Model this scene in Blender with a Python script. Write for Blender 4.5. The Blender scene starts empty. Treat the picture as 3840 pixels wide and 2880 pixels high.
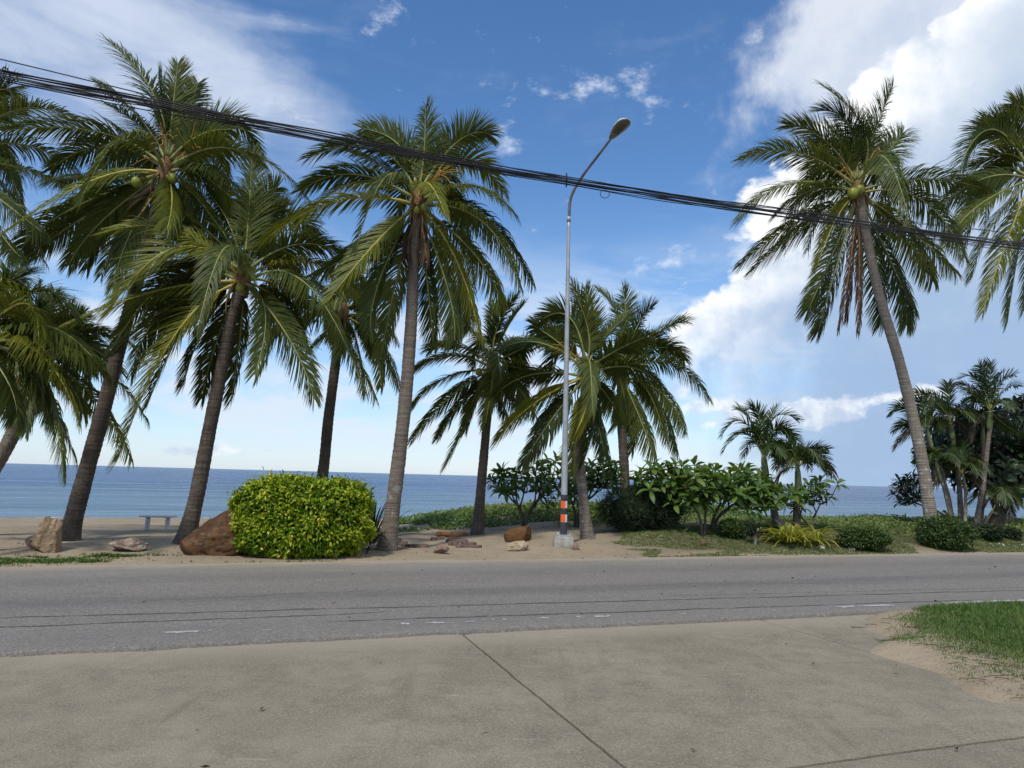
import bpy, math, random
import numpy as np
from mathutils import Vector, Matrix, Quaternion
random.seed(7); rng = np.random.default_rng(7)
scn = bpy.context.scene
col = scn.collection

# ------------------------------------------------------------------ camera
FOC, PITCH, ROLL, CAMH = 2661.0, math.radians(7.43), 0.0265, 1.5
Fv = np.array([0, math.cos(PITCH), math.sin(PITCH)])
U0 = np.array([0, -math.sin(PITCH), math.cos(PITCH)]); R0 = np.array([1.0, 0, 0])
Rv = math.cos(ROLL)*R0 + math.sin(ROLL)*U0
Uv = -math.sin(ROLL)*R0 + math.cos(ROLL)*U0
cam_d = bpy.data.cameras.new('camera'); cam = bpy.data.objects.new('camera', cam_d); col.objects.link(cam)
cam_d.sensor_width = 36.0; cam_d.lens = FOC/3840*36.0; cam_d.clip_start = 0.05; cam_d.clip_end = 60000
cam.matrix_world = Matrix(((Rv[0], Uv[0], -Fv[0], 0), (Rv[1], Uv[1], -Fv[1], 0), (Rv[2], Uv[2], -Fv[2], CAMH), (0, 0, 0, 1)))
scn.camera = cam
scn.view_settings.view_transform = 'Standard'; scn.view_settings.look = 'None'
scn.view_settings.exposure = 0.3; scn.view_settings.gamma = 1.0; scn.view_settings.use_curve_mapping = False

SUN_EL, SUN_AZ = math.radians(54), math.radians(205)       # azimuth measured from +Y (view) towards +X
SKY_STRENGTH, SUN_STRENGTH = 0.09, 2.4

# ------------------------------------------------------------------ node helper
class NT:
    def __init__(s, tree): s.t = tree; s.n = tree.nodes; s.l = tree.links
    def add(s, typ, ins=None, **kw):
        n = s.n.new(typ)
        for k, v in kw.items(): setattr(n, k, v)
        for k, v in (ins or {}).items():
            sock = n.inputs[k]
            if isinstance(v, bpy.types.NodeSocket): s.l.new(v, sock)
            else: sock.default_value = v
        return n
    def m(s, op, a, b=None, c=None, clamp=False):
        n = s.n.new('ShaderNodeMath'); n.operation = op; n.use_clamp = clamp
        for i, v in enumerate((a, b, c)):
            if v is None: continue
            if isinstance(v, bpy.types.NodeSocket): s.l.new(v, n.inputs[i])
            else: n.inputs[i].default_value = v
        return n.outputs[0]
    def mix(s, f, a, b, blend='MIX'):
        n = s.n.new('ShaderNodeMix'); n.data_type = 'RGBA'; n.blend_type = blend
        for idx, v in ((0, f), (6, a), (7, b)):
            if isinstance(v, bpy.types.NodeSocket): s.l.new(v, n.inputs[idx])
            else: n.inputs[idx].default_value = v if idx == 0 else (tuple(v) + (1,) if len(v) == 3 else v)
        return n.outputs[2]
    def sstep(s, x, a, b, lo=0.0, hi=1.0):
        n = s.n.new('ShaderNodeMapRange'); n.interpolation_type = 'SMOOTHSTEP'
        s.l.new(x, n.inputs[0])
        for i, v in zip((1, 2, 3, 4), (a, b, lo, hi)):
            n.inputs[i].default_value = v
        return n.outputs[0]
    def noise(s, vec, scale, detail=4, rough=0.55, dist=0.0, typ=None, dim='3D'):
        n = s.n.new('ShaderNodeTexNoise'); n.noise_dimensions = dim
        if typ: n.noise_type = typ
        if vec is not None: s.l.new(vec, n.inputs['Vector'])
        n.inputs['Scale'].default_value = scale; n.inputs['Detail'].default_value = detail
        n.inputs['Roughness'].default_value = rough; n.inputs['Distortion'].default_value = dist
        return n.outputs[0]
    def ramp(s, f, stops, interp='LINEAR'):
        n = s.n.new('ShaderNodeValToRGB'); s.l.new(f, n.inputs[0]); e = n.color_ramp.elements
        n.color_ramp.interpolation = interp
        while len(e) < len(stops): e.new(0.5)
        for i, (p, c) in enumerate(stops):
            e[i].position = p; e[i].color = tuple(c) + (1,) if len(c) == 3 else c
        return n.outputs[0]
    def mapping(s, vec, scale=(1, 1, 1), loc=(0, 0, 0), rot=(0, 0, 0)):
        n = s.add('ShaderNodeMapping', {'Vector': vec, 'Scale': scale, 'Location': loc, 'Rotation': rot}); return n.outputs[0]

# ------------------------------------------------------------------ world: sky and clouds
def ray(px, py): return Fv + (px-1920)/FOC*Rv - (py-1440)/FOC*Uv
def azel(dx, dy):                                   # direction of a point given on the 2212-wide view of the photo
    d = ray(dx*3840/2212, dy*3840/2212); d = d/np.linalg.norm(d)
    return math.atan2(d[0], d[1]), math.asin(d[2])
world = bpy.data.worlds.new('World'); scn.world = world; world.use_nodes = True
def build_world():
    T = NT(world.node_tree); T.n.clear()
    sky = T.add('ShaderNodeTexSky', sky_type='NISHITA', sun_disc=False, sun_elevation=SUN_EL, sun_rotation=SUN_AZ,
                altitude=0, air_density=1.0, dust_density=0.3, ozone_density=2.5).outputs[0]
    hs = T.add('ShaderNodeHueSaturation', {'Hue': 0.503, 'Saturation': 1.20, 'Value': 1.45, 'Color': sky}).outputs[0]
    g = T.add('ShaderNodeNewGeometry').outputs['Incoming']
    d = T.add('ShaderNodeVectorMath', {0: g, 1: (-1, -1, -1)}, operation='MULTIPLY').outputs[0]
    x, y, z = T.add('ShaderNodeSeparateXYZ', {0: d}).outputs
    az = T.m('ARCTAN2', x, y); el = T.m('ARCSINE', z)
    uv = T.add('ShaderNodeCombineXYZ', {0: az, 1: el, 2: 0.0}).outputs[0]
    N2 = dict(dim='2D')
    n1 = T.noise(uv, 8.0, 5, 0.6, **N2)                                              # billows
    off = T.noise(T.mapping(uv, (1, 1, 1), (0.014, -0.020, 0)), 8.0, 5, 0.6, **N2)
    n2 = T.noise(T.mapping(uv, (2.0, 8.0, 1), rot=(0, 0, 0.12)), 2.2, 5, 0.6, 0.3, **N2)   # streaks
    nf = T.noise(T.mapping(uv, (1, 1.8, 1)), 24.0, 4, 0.62, **N2)
    def blob(dx, dy, sxp, syp, rot=0.0, amp=1.0):
        a, e = azel(dx, dy); sa, se = sxp/1533.0, syp/1533.0; c, s_ = math.cos(rot), math.sin(rot)
        u = T.m('SUBTRACT', az, a); v = T.m('SUBTRACT', el, e)
        u2 = T.m('MULTIPLY_ADD', u, c/sa, T.m('MULTIPLY', v, s_/sa)); v2 = T.m('MULTIPLY_ADD', v, c/se, T.m('MULTIPLY', u, -s_/se))
        q = T.m('MULTIPLY_ADD', u2, u2, T.m('MULTIPLY', v2, v2)); o = T.m('EXPONENT', T.m('MULTIPLY', q, -1.0))
        return o if amp == 1.0 else T.m('MULTIPLY', o, amp)
    def total(lst):
        o = None
        for b in lst: o = b if o is None else T.m('ADD', o, b)
        return o
    cen = lambda n: T.m('SUBTRACT', n, 0.5)
    # pale air over the horizon
    c = T.mix(T.m('MULTIPLY', T.sstep(el, 0.40, 0.0), 0.55), hs, (4.4, 6.3, 9.2))
    # low stratus bands over the sea
    lowm = T.m('MULTIPLY', T.m('MULTIPLY', T.sstep(n2, 0.38, 0.62), T.m('MULTIPLY', T.sstep(el, 0.01, 0.06), T.sstep(el, 0.36, 0.16))), 0.75)
    c = T.mix(lowm, c, (7.0, 7.7, 8.7))
    # thin high cloud, upper left
    hi = total([blob(100, 10, 400, 140, -0.22), blob(540, 170, 260, 75, -0.3, 0.5), blob(40, 250, 220, 80, 0, 0.42)])
    cir = T.m('MULTIPLY', T.sstep(T.m('ADD', T.m('MULTIPLY', T.m('ADD', n2, T.m('MULTIPLY', n1, 0.5)), 0.6), T.m('MULTIPLY', hi, 0.62)), 0.46, 1.18), 0.82)
    c = T.mix(cir, c, (6.6, 7.3, 8.5))
    # small wisps
    ws = total([blob(1270, 188, 110, 26, 0.18), blob(1400, 205, 80, 34, -0.3, .8), blob(1095, 295, 60, 42, -0.6, .8), blob(1450, 560, 110, 26, 0.2, .85),
                blob(835, 30, 50, 60, 0.5, .8), blob(1625, 95, 20, 34, -0.4, .8), blob(620, 240, 90, 20, -0.2, .75), blob(1110, 185, 70, 14, 0.0, .75)])
    wm = T.m('MULTIPLY', T.sstep(T.m('MULTIPLY_ADD', cen(nf), 1.9, T.m('MULTIPLY', ws, 0.62)), 0.30, 1.25), 0.72)
    c = T.mix(wm, c, (8.0, 8.7, 9.8))
    # soft upper right cloud
    up = total([blob(1980, 40, 260, 150, 0.3), blob(1790, 110, 140, 90, 0.6, .85), blob(2350, 60, 300, 300, 0, 1.2)])
    upm = T.m('MULTIPLY', T.sstep(T.m('MULTIPLY_ADD', cen(n1), 1.5, T.m('MULTIPLY', up, 0.85)), 0.22, 0.95), 0.88)
    c = T.mix(upm, c, T.mix(T.sstep(n1, 0.3, 0.7), (6.0, 6.7, 8.1), (7.6, 8.0, 8.8)))
    # the big cumulus: everything right of an edge that leans with height
    edge = [(1400, 990), (1440, 880), (1455, 760), (1480, 690), (1545, 625), (1600, 570), (1625, 500), (1665, 400), (1740, 340), (1800, 290), (1850, 200), (1900, 110), (1960, 60), (2080, 0)]
    pts = sorted((azel(*p)[1], azel(*p)[0]) for p in edge)
    fc = T.add('ShaderNodeFloatCurve'); cu = fc.mapping.curves[0]
    T.l.new(el, fc.inputs['Value'])
    cu.points[0].location = (0.0, pts[0][1]); cu.points[1].location = (1.0, 0.95)
    for e_, a_ in pts: cu.points.new(e_, a_)
    fc.mapping.update()
    wv = T.add('ShaderNodeVectorMath', {0: uv, 1: T.add('ShaderNodeCombineXYZ', {0: T.m('MULTIPLY', cen(n1), 0.10), 1: T.m('MULTIPLY', cen(nf), 0.05), 2: 0.0}).outputs[0]}, operation='ADD').outputs[0]
    def puff(sc, sh): return T.add('ShaderNodeTexVoronoi', {'Vector': T.mapping(wv, (1, 1, 1), sh), 'Scale': sc, 'Smoothness': 0.35}, voronoi_dimensions='2D', feature='SMOOTH_F1').outputs['Distance']
    pf = T.m('ADD', T.m('MULTIPLY', T.m('SUBTRACT', 0.42, puff(11.0, (0, 0, 0))), 0.075), T.m('MULTIPLY', T.m('SUBTRACT', 0.42, puff(29.0, (0, 0, 0))), 0.045)); pfo = T.m('MULTIPLY', T.m('SUBTRACT', 0.42, puff(29.0, (0.010, -0.012, 0))), 0.045)
    dist = T.m('ADD', T.m('SUBTRACT', az, fc.outputs[0]), T.m('ADD', pf, T.m('MULTIPLY_ADD', cen(n1), 0.07, T.m('MULTIPLY', cen(nf), 0.012))))
    cum = T.m('MULTIPLY', T.sstep(dist, -0.012, 0.016), T.m('MAXIMUM', T.sstep(el, 0.08, 0.22), T.sstep(dist, 0.0, 0.25)))
    emb = T.m('MULTIPLY_ADD', pf, 7.0, T.m('MULTIPLY', T.m('SUBTRACT', n1, off), 2.5))
    rim = T.m('MULTIPLY', T.sstep(dist, 0.20, 0.0), T.m('MULTIPLY', T.sstep(el, 0.08, 0.22), 0.85))
    lit = T.m('ADD', rim, T.m('MULTIPLY', emb, T.m('MULTIPLY_ADD', T.sstep(dist, 0.20, 0.02), 0.8, 0.06)), clamp=True)
    body = T.mix(T.sstep(T.m('MULTIPLY_ADD', cen(n1), 0.25, el), 0.14, 0.62), (3.3, 4.65, 6.8), (6.0, 6.8, 7.9))
    c = T.mix(T.m('MULTIPLY', cum, 0.97), c, T.mix(lit, body, (10.2, 10.3, 10.4)))
    # low cumulus row
    lw = total([blob(1740, 905, 120, 30), blob(1800, 885, 60, 26), blob(1930, 860, 70, 18, 0, .85), blob(2010, 838, 50, 22, 0, .9), blob(2150, 870, 60, 26, 0, .7), blob(1530, 885, 100, 40, 0, .8), blob(1470, 830, 60, 40, 0, .7),
                blob(390, 975, 36, 16), blob(500, 978, 90, 13)])
    lwm = T.m('MULTIPLY', T.sstep(T.m('MULTIPLY_ADD', cen(nf), 1.5, T.m('MULTIPLY', lw, 0.7)), 0.32, 0.80), 0.75)
    lwc = T.mix(T.m('MULTIPLY_ADD', T.m('SUBTRACT', n1, off), 7.0, 0.45, clamp=True), (5.6, 6.4, 7.8), (9.4, 9.6, 9.9))
    c = T.mix(lwm, c, lwc)
    bg = T.add('ShaderNodeBackground', {'Color': c, 'Strength': SKY_STRENGTH})
    T.add('ShaderNodeOutputWorld', {'Surface': bg.outputs[0]})
    scn.cycles.max_bounces = 5; scn.cycles.diffuse_bounces = 2; scn.cycles.glossy_bounces = 2; scn.cycles.transmission_bounces = 3; scn.cycles.transparent_max_bounces = 4
build_world()
sun_d = bpy.data.lights.new('sun', 'SUN'); sun_d.energy = SUN_STRENGTH; sun_d.angle = math.radians(5); sun_d.color = (1.0, 0.94, 0.84)
sun = bpy.data.objects.new('sun', sun_d); col.objects.link(sun)
sdir = Vector((math.sin(SUN_AZ)*math.cos(SUN_EL), math.cos(SUN_AZ)*math.cos(SUN_EL), math.sin(SUN_EL)))
sun.rotation_euler = sdir.to_track_quat('Z', 'Y').to_euler(); sun.location = (0, 0, 30)

# ------------------------------------------------------------------ helpers: mesh, objects, noise, terrain
def mesh(name, V, F, attr=None, smooth=False):
    me = bpy.data.meshes.new(name); V = np.asarray(V, dtype=np.float32).reshape(-1, 3)
    if not isinstance(F, (list, tuple)): F = [F]
    F = [np.asarray(f, dtype=np.int32) for f in F if len(f)]
    me.vertices.add(len(V)); me.vertices.foreach_set('co', V.ravel())
    nl = sum(f.size for f in F); me.loops.add(nl); me.loops.foreach_set('vertex_index', np.concatenate([f.ravel() for f in F]))
    tot = np.concatenate([np.full(len(f), f.shape[1], np.int32) for f in F]); st = np.concatenate([[0], np.cumsum(tot)[:-1]]).astype(np.int32)
    me.polygons.add(len(tot)); me.polygons.foreach_set('loop_start', st); me.polygons.foreach_set('loop_total', tot)
    if smooth: me.polygons.foreach_set('use_smooth', np.ones(len(tot), dtype=bool))
    if attr is not None:
        a = me.attributes.new('rnd', 'FLOAT', 'POINT'); a.data.foreach_set('value', np.asarray(attr, dtype=np.float32))
    me.update(calc_edges=True); me.validate(); return me
def link(name, me, mat=None, parent=None, loc=(0, 0, 0)):
    o = bpy.data.objects.new(name, me); col.objects.link(o); o.location = loc
    if me is not None and mat is not None and len(me.materials) == 0: me.materials.append(mat)
    if parent is not None: o.parent = parent
    return o
def tag(o, label, cat, group=None, kind=None):
    o['label'] = label; o['category'] = cat
    if group: o['group'] = group
    if kind: o['kind'] = kind
    return o
def thing(name, label, cat, loc, group=None):
    o = bpy.data.objects.new(name, None); o.empty_display_size = 0.2; col.objects.link(o); o.location = tuple(float(c) for c in loc)
    return tag(o, label, cat, group)
LAT = rng.random((256, 256))
def vnoise(x, y):
    x = np.asarray(x, float); y = np.asarray(y, float)
    xi = np.floor(x).astype(int); yi = np.floor(y).astype(int); fx = x-xi; fy = y-yi
    fx = fx*fx*(3-2*fx); fy = fy*fy*(3-2*fy); g = lambda a, b: LAT[a & 255, b & 255]
    return (g(xi, yi)*(1-fx)+g(xi+1, yi)*fx)*(1-fy)+(g(xi, yi+1)*(1-fx)+g(xi+1, yi+1)*fx)*fy
def fbm(x, y, o=4):
    s = 0; a = 0.5; 
    for k in range(o): s = s+a*vnoise(x*2**k+17.3*k, y*2**k+5.1*k); a *= 0.5
    return s/(1-0.5**o)
def ss(x, a, b):
    t = np.clip((np.asarray(x, float)-a)/(b-a), 0, 1); return t*t*(3-2*t)
ALPHA = math.radians(19.2); CA, SA = math.cos(ALPHA), math.sin(ALPHA)
def to_uv(x, y): return x*CA+y*SA, -x*SA+y*CA
def to_xy(u, v): return u*CA-v*SA, u*SA+v*CA
SEA_Z = -1.2
def sand_edge(v):                                   # u where the sandy verge starts beside the driveway
    return np.interp(v, [-5, 2.5, 3.6, 4.2, 4.9, 5.67, 6.2, 6.7, 7.2], [4.3, 5.0, 5.30, 5.42, 5.55, 5.95, 6.2, 6.6, 7.4])
def ground_uv(u, v):
    u = np.asarray(u, float); v = np.asarray(v, float)
    n = fbm(u*0.9, v*0.9, 4)-0.5; n2 = fbm(u*3.1+40, v*3.1, 3)-0.5
    w = np.clip((v-16)/26, 0, None)
    z = np.where(v > 16, -1.2*w**1.25, 0.0); z = np.maximum(z, -7.0)
    z = z+0.40*ss(u, 3.0, 11.0)*ss(v, 12.6, 14.6)*(1-ss(v, 17.5, 26))
    z = z+0.30*ss(u, 3.2, 7.2)*(1-ss(u, 13, 17))*ss(v, 18.6, 20.6)*(1-ss(v, 22, 29))
    far = -0.05+0.085*ss(v, 11.9, 13.0)+(0.10*n+0.045*n2)*ss(v, 12.0, 14.0)+0.035*n*ss(v, 11.5, 12.6)
    near = -0.075+0.13*ss(u-sand_edge(v)+1.1*(fbm(u*1.7+9, v*1.7, 4)-0.5), -0.35, 0.45)*(1-ss(v, 6.7, 7.0))*ss(v, -30, 1)+0.03*n*ss(u, 5.0, 6.0)
    near = near-0.02*ss(v, 6.4, 6.9)
    return np.where(v > 9.5, z+far, near)
def ground(x, y):
    u, v = to_uv(np.asarray(x, float), np.asarray(y, float)); return ground_uv(u, v)
S = 3840/2212.0
def at(px, py, Y):                                  # native pixel and distance -> world point
    d = ray(px, py); return np.array([0, 0, CAMH])+d*(Y/d[1])
TT = np.concatenate([np.arange(2, 30, 0.02), np.arange(30, 80, 0.1)])
def hit(px, py):                                    # native pixel -> point on the terrain
    d = ray(px, py); P = d[None, :]*TT[:, None]; z = CAMH+P[:, 2]; gz = np.maximum(ground(P[:, 0], P[:, 1]), np.where(to_uv(P[:, 0], P[:, 1])[1] < 12.4, -0.0, -9))
    k = np.argmax(z < gz); return np.array([P[k, 0], P[k, 1], gz[k]])
def hitd(dx, dy): return hit(dx*S, dy*S)
def onground(p): return np.array([p[0], p[1], float(ground(p[0], p[1]))])
def Zm(x0, y0, s): return lambda x, y: (x0+x/s, y0+y/s)

def tube(path, rad, sides=8, cap=True):
    P = np.asarray(path, float); n = len(P); rad = np.broadcast_to(np.asarray(rad, float), (n,))
    T = np.gradient(P, axis=0); T /= np.linalg.norm(T, axis=1)[:, None]+1e-9
    a = np.array([0, 0, 1.0]) if abs(T[0, 2]) < 0.9 else np.array([1.0, 0, 0])
    N = np.cross(T[0], a); N /= np.linalg.norm(N); Ns = [N]
    for i in range(1, n):
        N = N-T[i]*np.dot(N, T[i]); N /= np.linalg.norm(N)+1e-9; Ns.append(N)
    N = np.array(Ns); B = np.cross(T, N); th = np.arange(sides)*2*np.pi/sides
    V = P[:, None, :]+rad[:, None, None]*(np.cos(th)[None, :, None]*N[:, None, :]+np.sin(th)[None, :, None]*B[:, None, :])
    i = np.arange(n-1)[:, None]*sides; j = np.arange(sides)[None, :]; j2 = (j+1) % sides
    Q = np.stack([i+j, i+j2, i+sides+j2, i+sides+j], -1).reshape(-1, 4); V = V.reshape(-1, 3); F = [Q]
    if cap:
        V = np.vstack([V, P[0], P[-1]]); c0 = len(V)-2; jj = np.arange(sides); jn = (jj+1) % sides
        F.append(np.vstack([np.stack([np.full(sides, c0), jn, jj], 1), np.stack([np.full(sides, c0+1), (n-1)*sides+jj, (n-1)*sides+jn], 1)]))
    return V, F
def merge(parts):
    Vs = []; Fs = {}; o = 0
    for V, F in parts:
        V = np.asarray(V); Vs.append(V)
        for f in (F if isinstance(F, (list, tuple)) else [F]):
            f = np.asarray(f)
            if len(f): Fs.setdefault(f.shape[1], []).append(f+o)
        o += len(V)
    return np.vstack(Vs), [np.vstack(f) for f in Fs.values()]
def catmull(P, n):
    P = np.asarray(P, float); Q = np.vstack([2*P[0]-P[1], P, 2*P[-1]-P[-2]]); t = np.linspace(0, len(P)-1-1e-6, n); k = t.astype(int); f = (t-k)[:, None]
    a, b, c, d = Q[k], Q[k+1], Q[k+2], Q[k+3]
    return 0.5*(2*b+(c-a)*f+(2*a-5*b+4*c-d)*f**2+(3*b-a-3*c+d)*f**3)
def nrm(a): return a/(np.linalg.norm(a, axis=-1, keepdims=True)+1e-9)
def box(cx, cy, cz, sx, sy, sz, b=0.0, rz=0.0):
    import bmesh
    bm = bmesh.new(); bmesh.ops.create_cube(bm, size=1.0)
    for v in bm.verts: v.co = Vector((v.co.x*sx, v.co.y*sy, v.co.z*sz))
    if b: bmesh.ops.bevel(bm, geom=bm.edges[:], offset=b, segments=2, affect='EDGES', profile=0.6)
    c, s_ = math.cos(rz), math.sin(rz)
    V = np.array([(v.co.x*c-v.co.y*s_+cx, v.co.x*s_+v.co.y*c+cy, v.co.z+cz) for v in bm.verts]); bm.verts.index_update()
    Fd = {}
    for f in bm.faces: Fd.setdefault(len(f.verts), []).append([v.index for v in f.verts])
    bm.free(); return V, [np.array(f) for f in Fd.values()]
def lathe(prof, sides=20):
    prof = np.asarray(prof, float); th = np.arange(sides)*2*np.pi/sides; n = len(prof)
    V = np.stack([prof[:, 0, None]*np.cos(th), prof[:, 0, None]*np.sin(th), np.broadcast_to(prof[:, 1, None], (n, sides))], -1).reshape(-1, 3)
    i = np.arange(n-1)[:, None]*sides; j = np.arange(sides)[None]; j2 = (j+1) % sides
    return V, [np.stack([i+j, i+j2, i+sides+j2, i+sides+j], -1).reshape(-1, 4)]

# ------------------------------------------------------------------ materials
def material(name): 
    m = bpy.data.materials.new(name); m.use_nodes = True; T = NT(m.node_tree); T.n.clear(); return m, T
def finish(T, colr, rough=0.8, spec=0.3, bump=None, bstr=0.3, bdist=0.02, trans=0.0, tcol=None, metal=0.0):
    ins = {'Base Color': colr if isinstance(colr, bpy.types.NodeSocket) else tuple(colr)+(1,), 'Roughness': rough, 'Specular IOR Level': spec, 'Metallic': metal}
    if bump is not None: ins['Normal'] = T.add('ShaderNodeBump', {'Height': bump, 'Strength': bstr, 'Distance': bdist}).outputs[0]
    p = T.add('ShaderNodeBsdfPrincipled', ins).outputs[0]
    if trans:
        tc = tcol if tcol is not None else colr
        t = T.add('ShaderNodeBsdfTranslucent', {'Color': tc if isinstance(tc, bpy.types.NodeSocket) else tuple(tc)+(1,)}).outputs[0]
        p = T.add('ShaderNodeMixShader', {0: trans, 1: p, 2: t}).outputs[0]
    T.add('ShaderNodeOutputMaterial', {'Surface': p})
def objco(T): return T.add('ShaderNodeTexCoord').outputs['Object']
def wpos(T): return T.add('ShaderNodeNewGeometry').outputs['Position']
def leafmat(name, stops, rough=0.42, spec=0.4, trans=0.28, tgain=1.5, objrand=0.0):
    m, T = material(name); a = T.add('ShaderNodeAttribute', attribute_name='rnd').outputs['Fac']
    if objrand:
        r = T.add('ShaderNodeObjectInfo').outputs['Random']; a = T.m('ADD', T.m('MULTIPLY', a, 1-objrand), T.m('MULTIPLY', r, objrand))
    c = T.ramp(a, stops)
    n = T.noise(wpos(T), 2.3, 2); c = T.mix(T.m('MULTIPLY', n, 0.35), c, tuple(np.array(stops[0][1])*0.8))
    tc = T.mix(1.0, c, (tgain*1.1, tgain, tgain*0.45), 'MULTIPLY'); finish(T, c, rough, spec, trans=trans, tcol=tc); return m
M = {}
M['frond'] = leafmat('palm_leaf', [(0.0, (0.036, 0.056, 0.015)), (0.5, (0.088, 0.118, 0.025)), (0.88, (0.170, 0.188, 0.036)), (1.0, (0.24, 0.19, 0.09))], 0.5, 0.25, 0.33, objrand=0.45)
M['frond_y'] = leafmat('palm_leaf_yellow', [(0.0, (0.085, 0.112, 0.016)), (0.5, (0.170, 0.188, 0.024)), (0.9, (0.270, 0.255, 0.036)), (1.0, (0.34, 0.26, 0.10))], 0.5, 0.25, 0.33, objrand=0.3)
M['frond_d'] = leafmat('palm_leaf_dead', [(0.0, (0.050, 0.034, 0.022)), (0.6, (0.115, 0.078, 0.05)), (1.0, (0.20, 0.15, 0.10))], 0.8, 0.1, 0.15, objrand=0.3)
M['areca'] = leafmat('feather_palm_leaf', [(0.0, (0.022, 0.042, 0.012)), (0.55, (0.05, 0.085, 0.018)), (0.85, (0.11, 0.12, 0.05)), (1.0, (0.20, 0.16, 0.10))], objrand=0.35)
M['areca_dry'] = leafmat('feather_palm_leaf_dry', [(0.0, (0.055, 0.05, 0.035)), (0.6, (0.14, 0.12, 0.09)), (1.0, (0.25, 0.22, 0.17))], 0.8, 0.1, 0.15, objrand=0.3)
M['frangi'] = leafmat('broad_leaf', [(0.0, (0.056, 0.110, 0.028)), (0.6, (0.118, 0.205, 0.040)), (1.0, (0.205, 0.275, 0.065))], 0.42, 0.35, 0.32, objrand=0.75)
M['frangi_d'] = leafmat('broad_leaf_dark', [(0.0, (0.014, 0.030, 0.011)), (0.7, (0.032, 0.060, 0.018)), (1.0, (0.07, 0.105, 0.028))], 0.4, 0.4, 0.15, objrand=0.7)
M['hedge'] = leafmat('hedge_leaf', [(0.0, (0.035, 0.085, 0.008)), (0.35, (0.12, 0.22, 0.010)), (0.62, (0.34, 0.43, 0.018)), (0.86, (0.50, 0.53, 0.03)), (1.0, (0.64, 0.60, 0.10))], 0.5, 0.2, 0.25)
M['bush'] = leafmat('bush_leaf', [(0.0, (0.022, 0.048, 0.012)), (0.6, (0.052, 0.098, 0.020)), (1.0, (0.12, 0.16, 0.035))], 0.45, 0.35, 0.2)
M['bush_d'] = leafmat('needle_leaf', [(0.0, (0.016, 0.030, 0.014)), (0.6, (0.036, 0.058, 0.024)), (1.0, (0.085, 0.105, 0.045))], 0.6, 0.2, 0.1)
M['creeper'] = leafmat('creeper_leaf', [(0.0, (0.045, 0.095, 0.018)), (0.55, (0.105, 0.185, 0.030)), (0.93, (0.19, 0.26, 0.05)), (1.0, (0.26, 0.24, 0.10))], 0.4, 0.45, 0.25)
M['dunegrass'] = leafmat('dune_plant', [(0.0, (0.06, 0.10, 0.025)), (0.5, (0.14, 0.21, 0.05)), (0.9, (0.22, 0.27, 0.08)), (1.0, (0.25, 0.21, 0.11))], 0.6, 0.25, 0.2)
M['lawn'] = leafmat('grass_blade', [(0.0, (0.040, 0.085, 0.012)), (0.5, (0.085, 0.165, 0.024)), (0.82, (0.15, 0.235, 0.042)), (1.0, (0.29, 0.24, 0.11))], 0.45, 0.35, 0.25)
M['straw'] = leafmat('variegated_leaf', [(0.0, (0.07, 0.12, 0.012)), (0.45, (0.24, 0.28, 0.02)), (1.0, (0.55, 0.50, 0.10))], 0.4, 0.4, 0.25)
M['spiky'] = leafmat('spiky_leaf', [(0.0, (0.012, 0.024, 0.012)), (0.7, (0.03, 0.05, 0.022)), (1.0, (0.10, 0.09, 0.05))], 0.4, 0.4, 0.1)
M['litter'] = leafmat('leaf_litter', [(0.0, (0.035, 0.022, 0.014)), (0.6, (0.09, 0.055, 0.03)), (1.0, (0.16, 0.11, 0.06))], 0.85, 0.1, 0.0)
M['petal_pink'] = leafmat('petal_pink', [(0.0, (0.55, 0.20, 0.22)), (1.0, (0.75, 0.42, 0.40))], 0.5, 0.3, 0.3, 1.0)
M['petal_white'] = leafmat('petal_white', [(0.0, (0.66, 0.62, 0.45)), (1.0, (0.8, 0.78, 0.7))], 0.5, 0.3, 0.3, 1.0)
def m_simple(name, a, b, sc=6.0, rough=0.7, spec=0.3, bstr=0.2, bd=0.01, metal=0.0, det=5):
    m, T = material(name); n = T.noise(objco(T), sc, det, 0.6); finish(T, T.mix(T.sstep(n, 0.3, 0.7), a, b), rough, spec, n, bstr, bd, metal=metal); M[name] = m; return m
m_simple('midrib', (0.32, 0.28, 0.045), (0.46, 0.39, 0.07), 4, 0.45, 0.4)
m_simple('midrib_green', (0.17, 0.19, 0.055), (0.27, 0.27, 0.085), 4, 0.45, 0.4)
m_simple('midrib_dead', (0.10, 0.065, 0.04), (0.24, 0.16, 0.09), 4, 0.8, 0.2)
m_simple('midrib_orange', (0.36, 0.20, 0.045), (0.52, 0.32, 0.08), 4, 0.6, 0.3)
m_simple('coconut', (0.15, 0.20, 0.025), (0.28, 0.29, 0.045), 5, 0.4, 0.4, 0.1)
m_simple('coconut_dry', (0.10, 0.055, 0.03), (0.20, 0.11, 0.06), 8, 0.85, 0.2, 0.4)
m_simple('fiber', (0.10, 0.06, 0.03), (0.25, 0.16, 0.08), 9, 0.9, 0.1, 0.5)
m_simple('flower_stalk', (0.34, 0.19, 0.04), (0.48, 0.30, 0.07), 9, 0.7, 0.2)
m_simple('shaft_green', (0.12, 0.16, 0.05), (0.22, 0.24, 0.09), 5, 0.4, 0.4)
m_simple('branch', (0.055, 0.045, 0.036), (0.13, 0.11, 0.09), 9, 0.85, 0.2, 0.4)
m_simple('driftwood', (0.22, 0.18, 0.145), (0.38, 0.33, 0.27), 8, 0.85, 0.2, 0.4)
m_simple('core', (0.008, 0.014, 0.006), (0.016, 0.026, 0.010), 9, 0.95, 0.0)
m_simple('cable', (0.010, 0.010, 0.012), (0.022, 0.022, 0.025), 3, 0.5, 0.4, 0.0)
m_simple('galvanised', (0.30, 0.32, 0.34), (0.44, 0.46, 0.48), 3.0, 0.5, 0.4, 0.05, metal=0.25)
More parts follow.
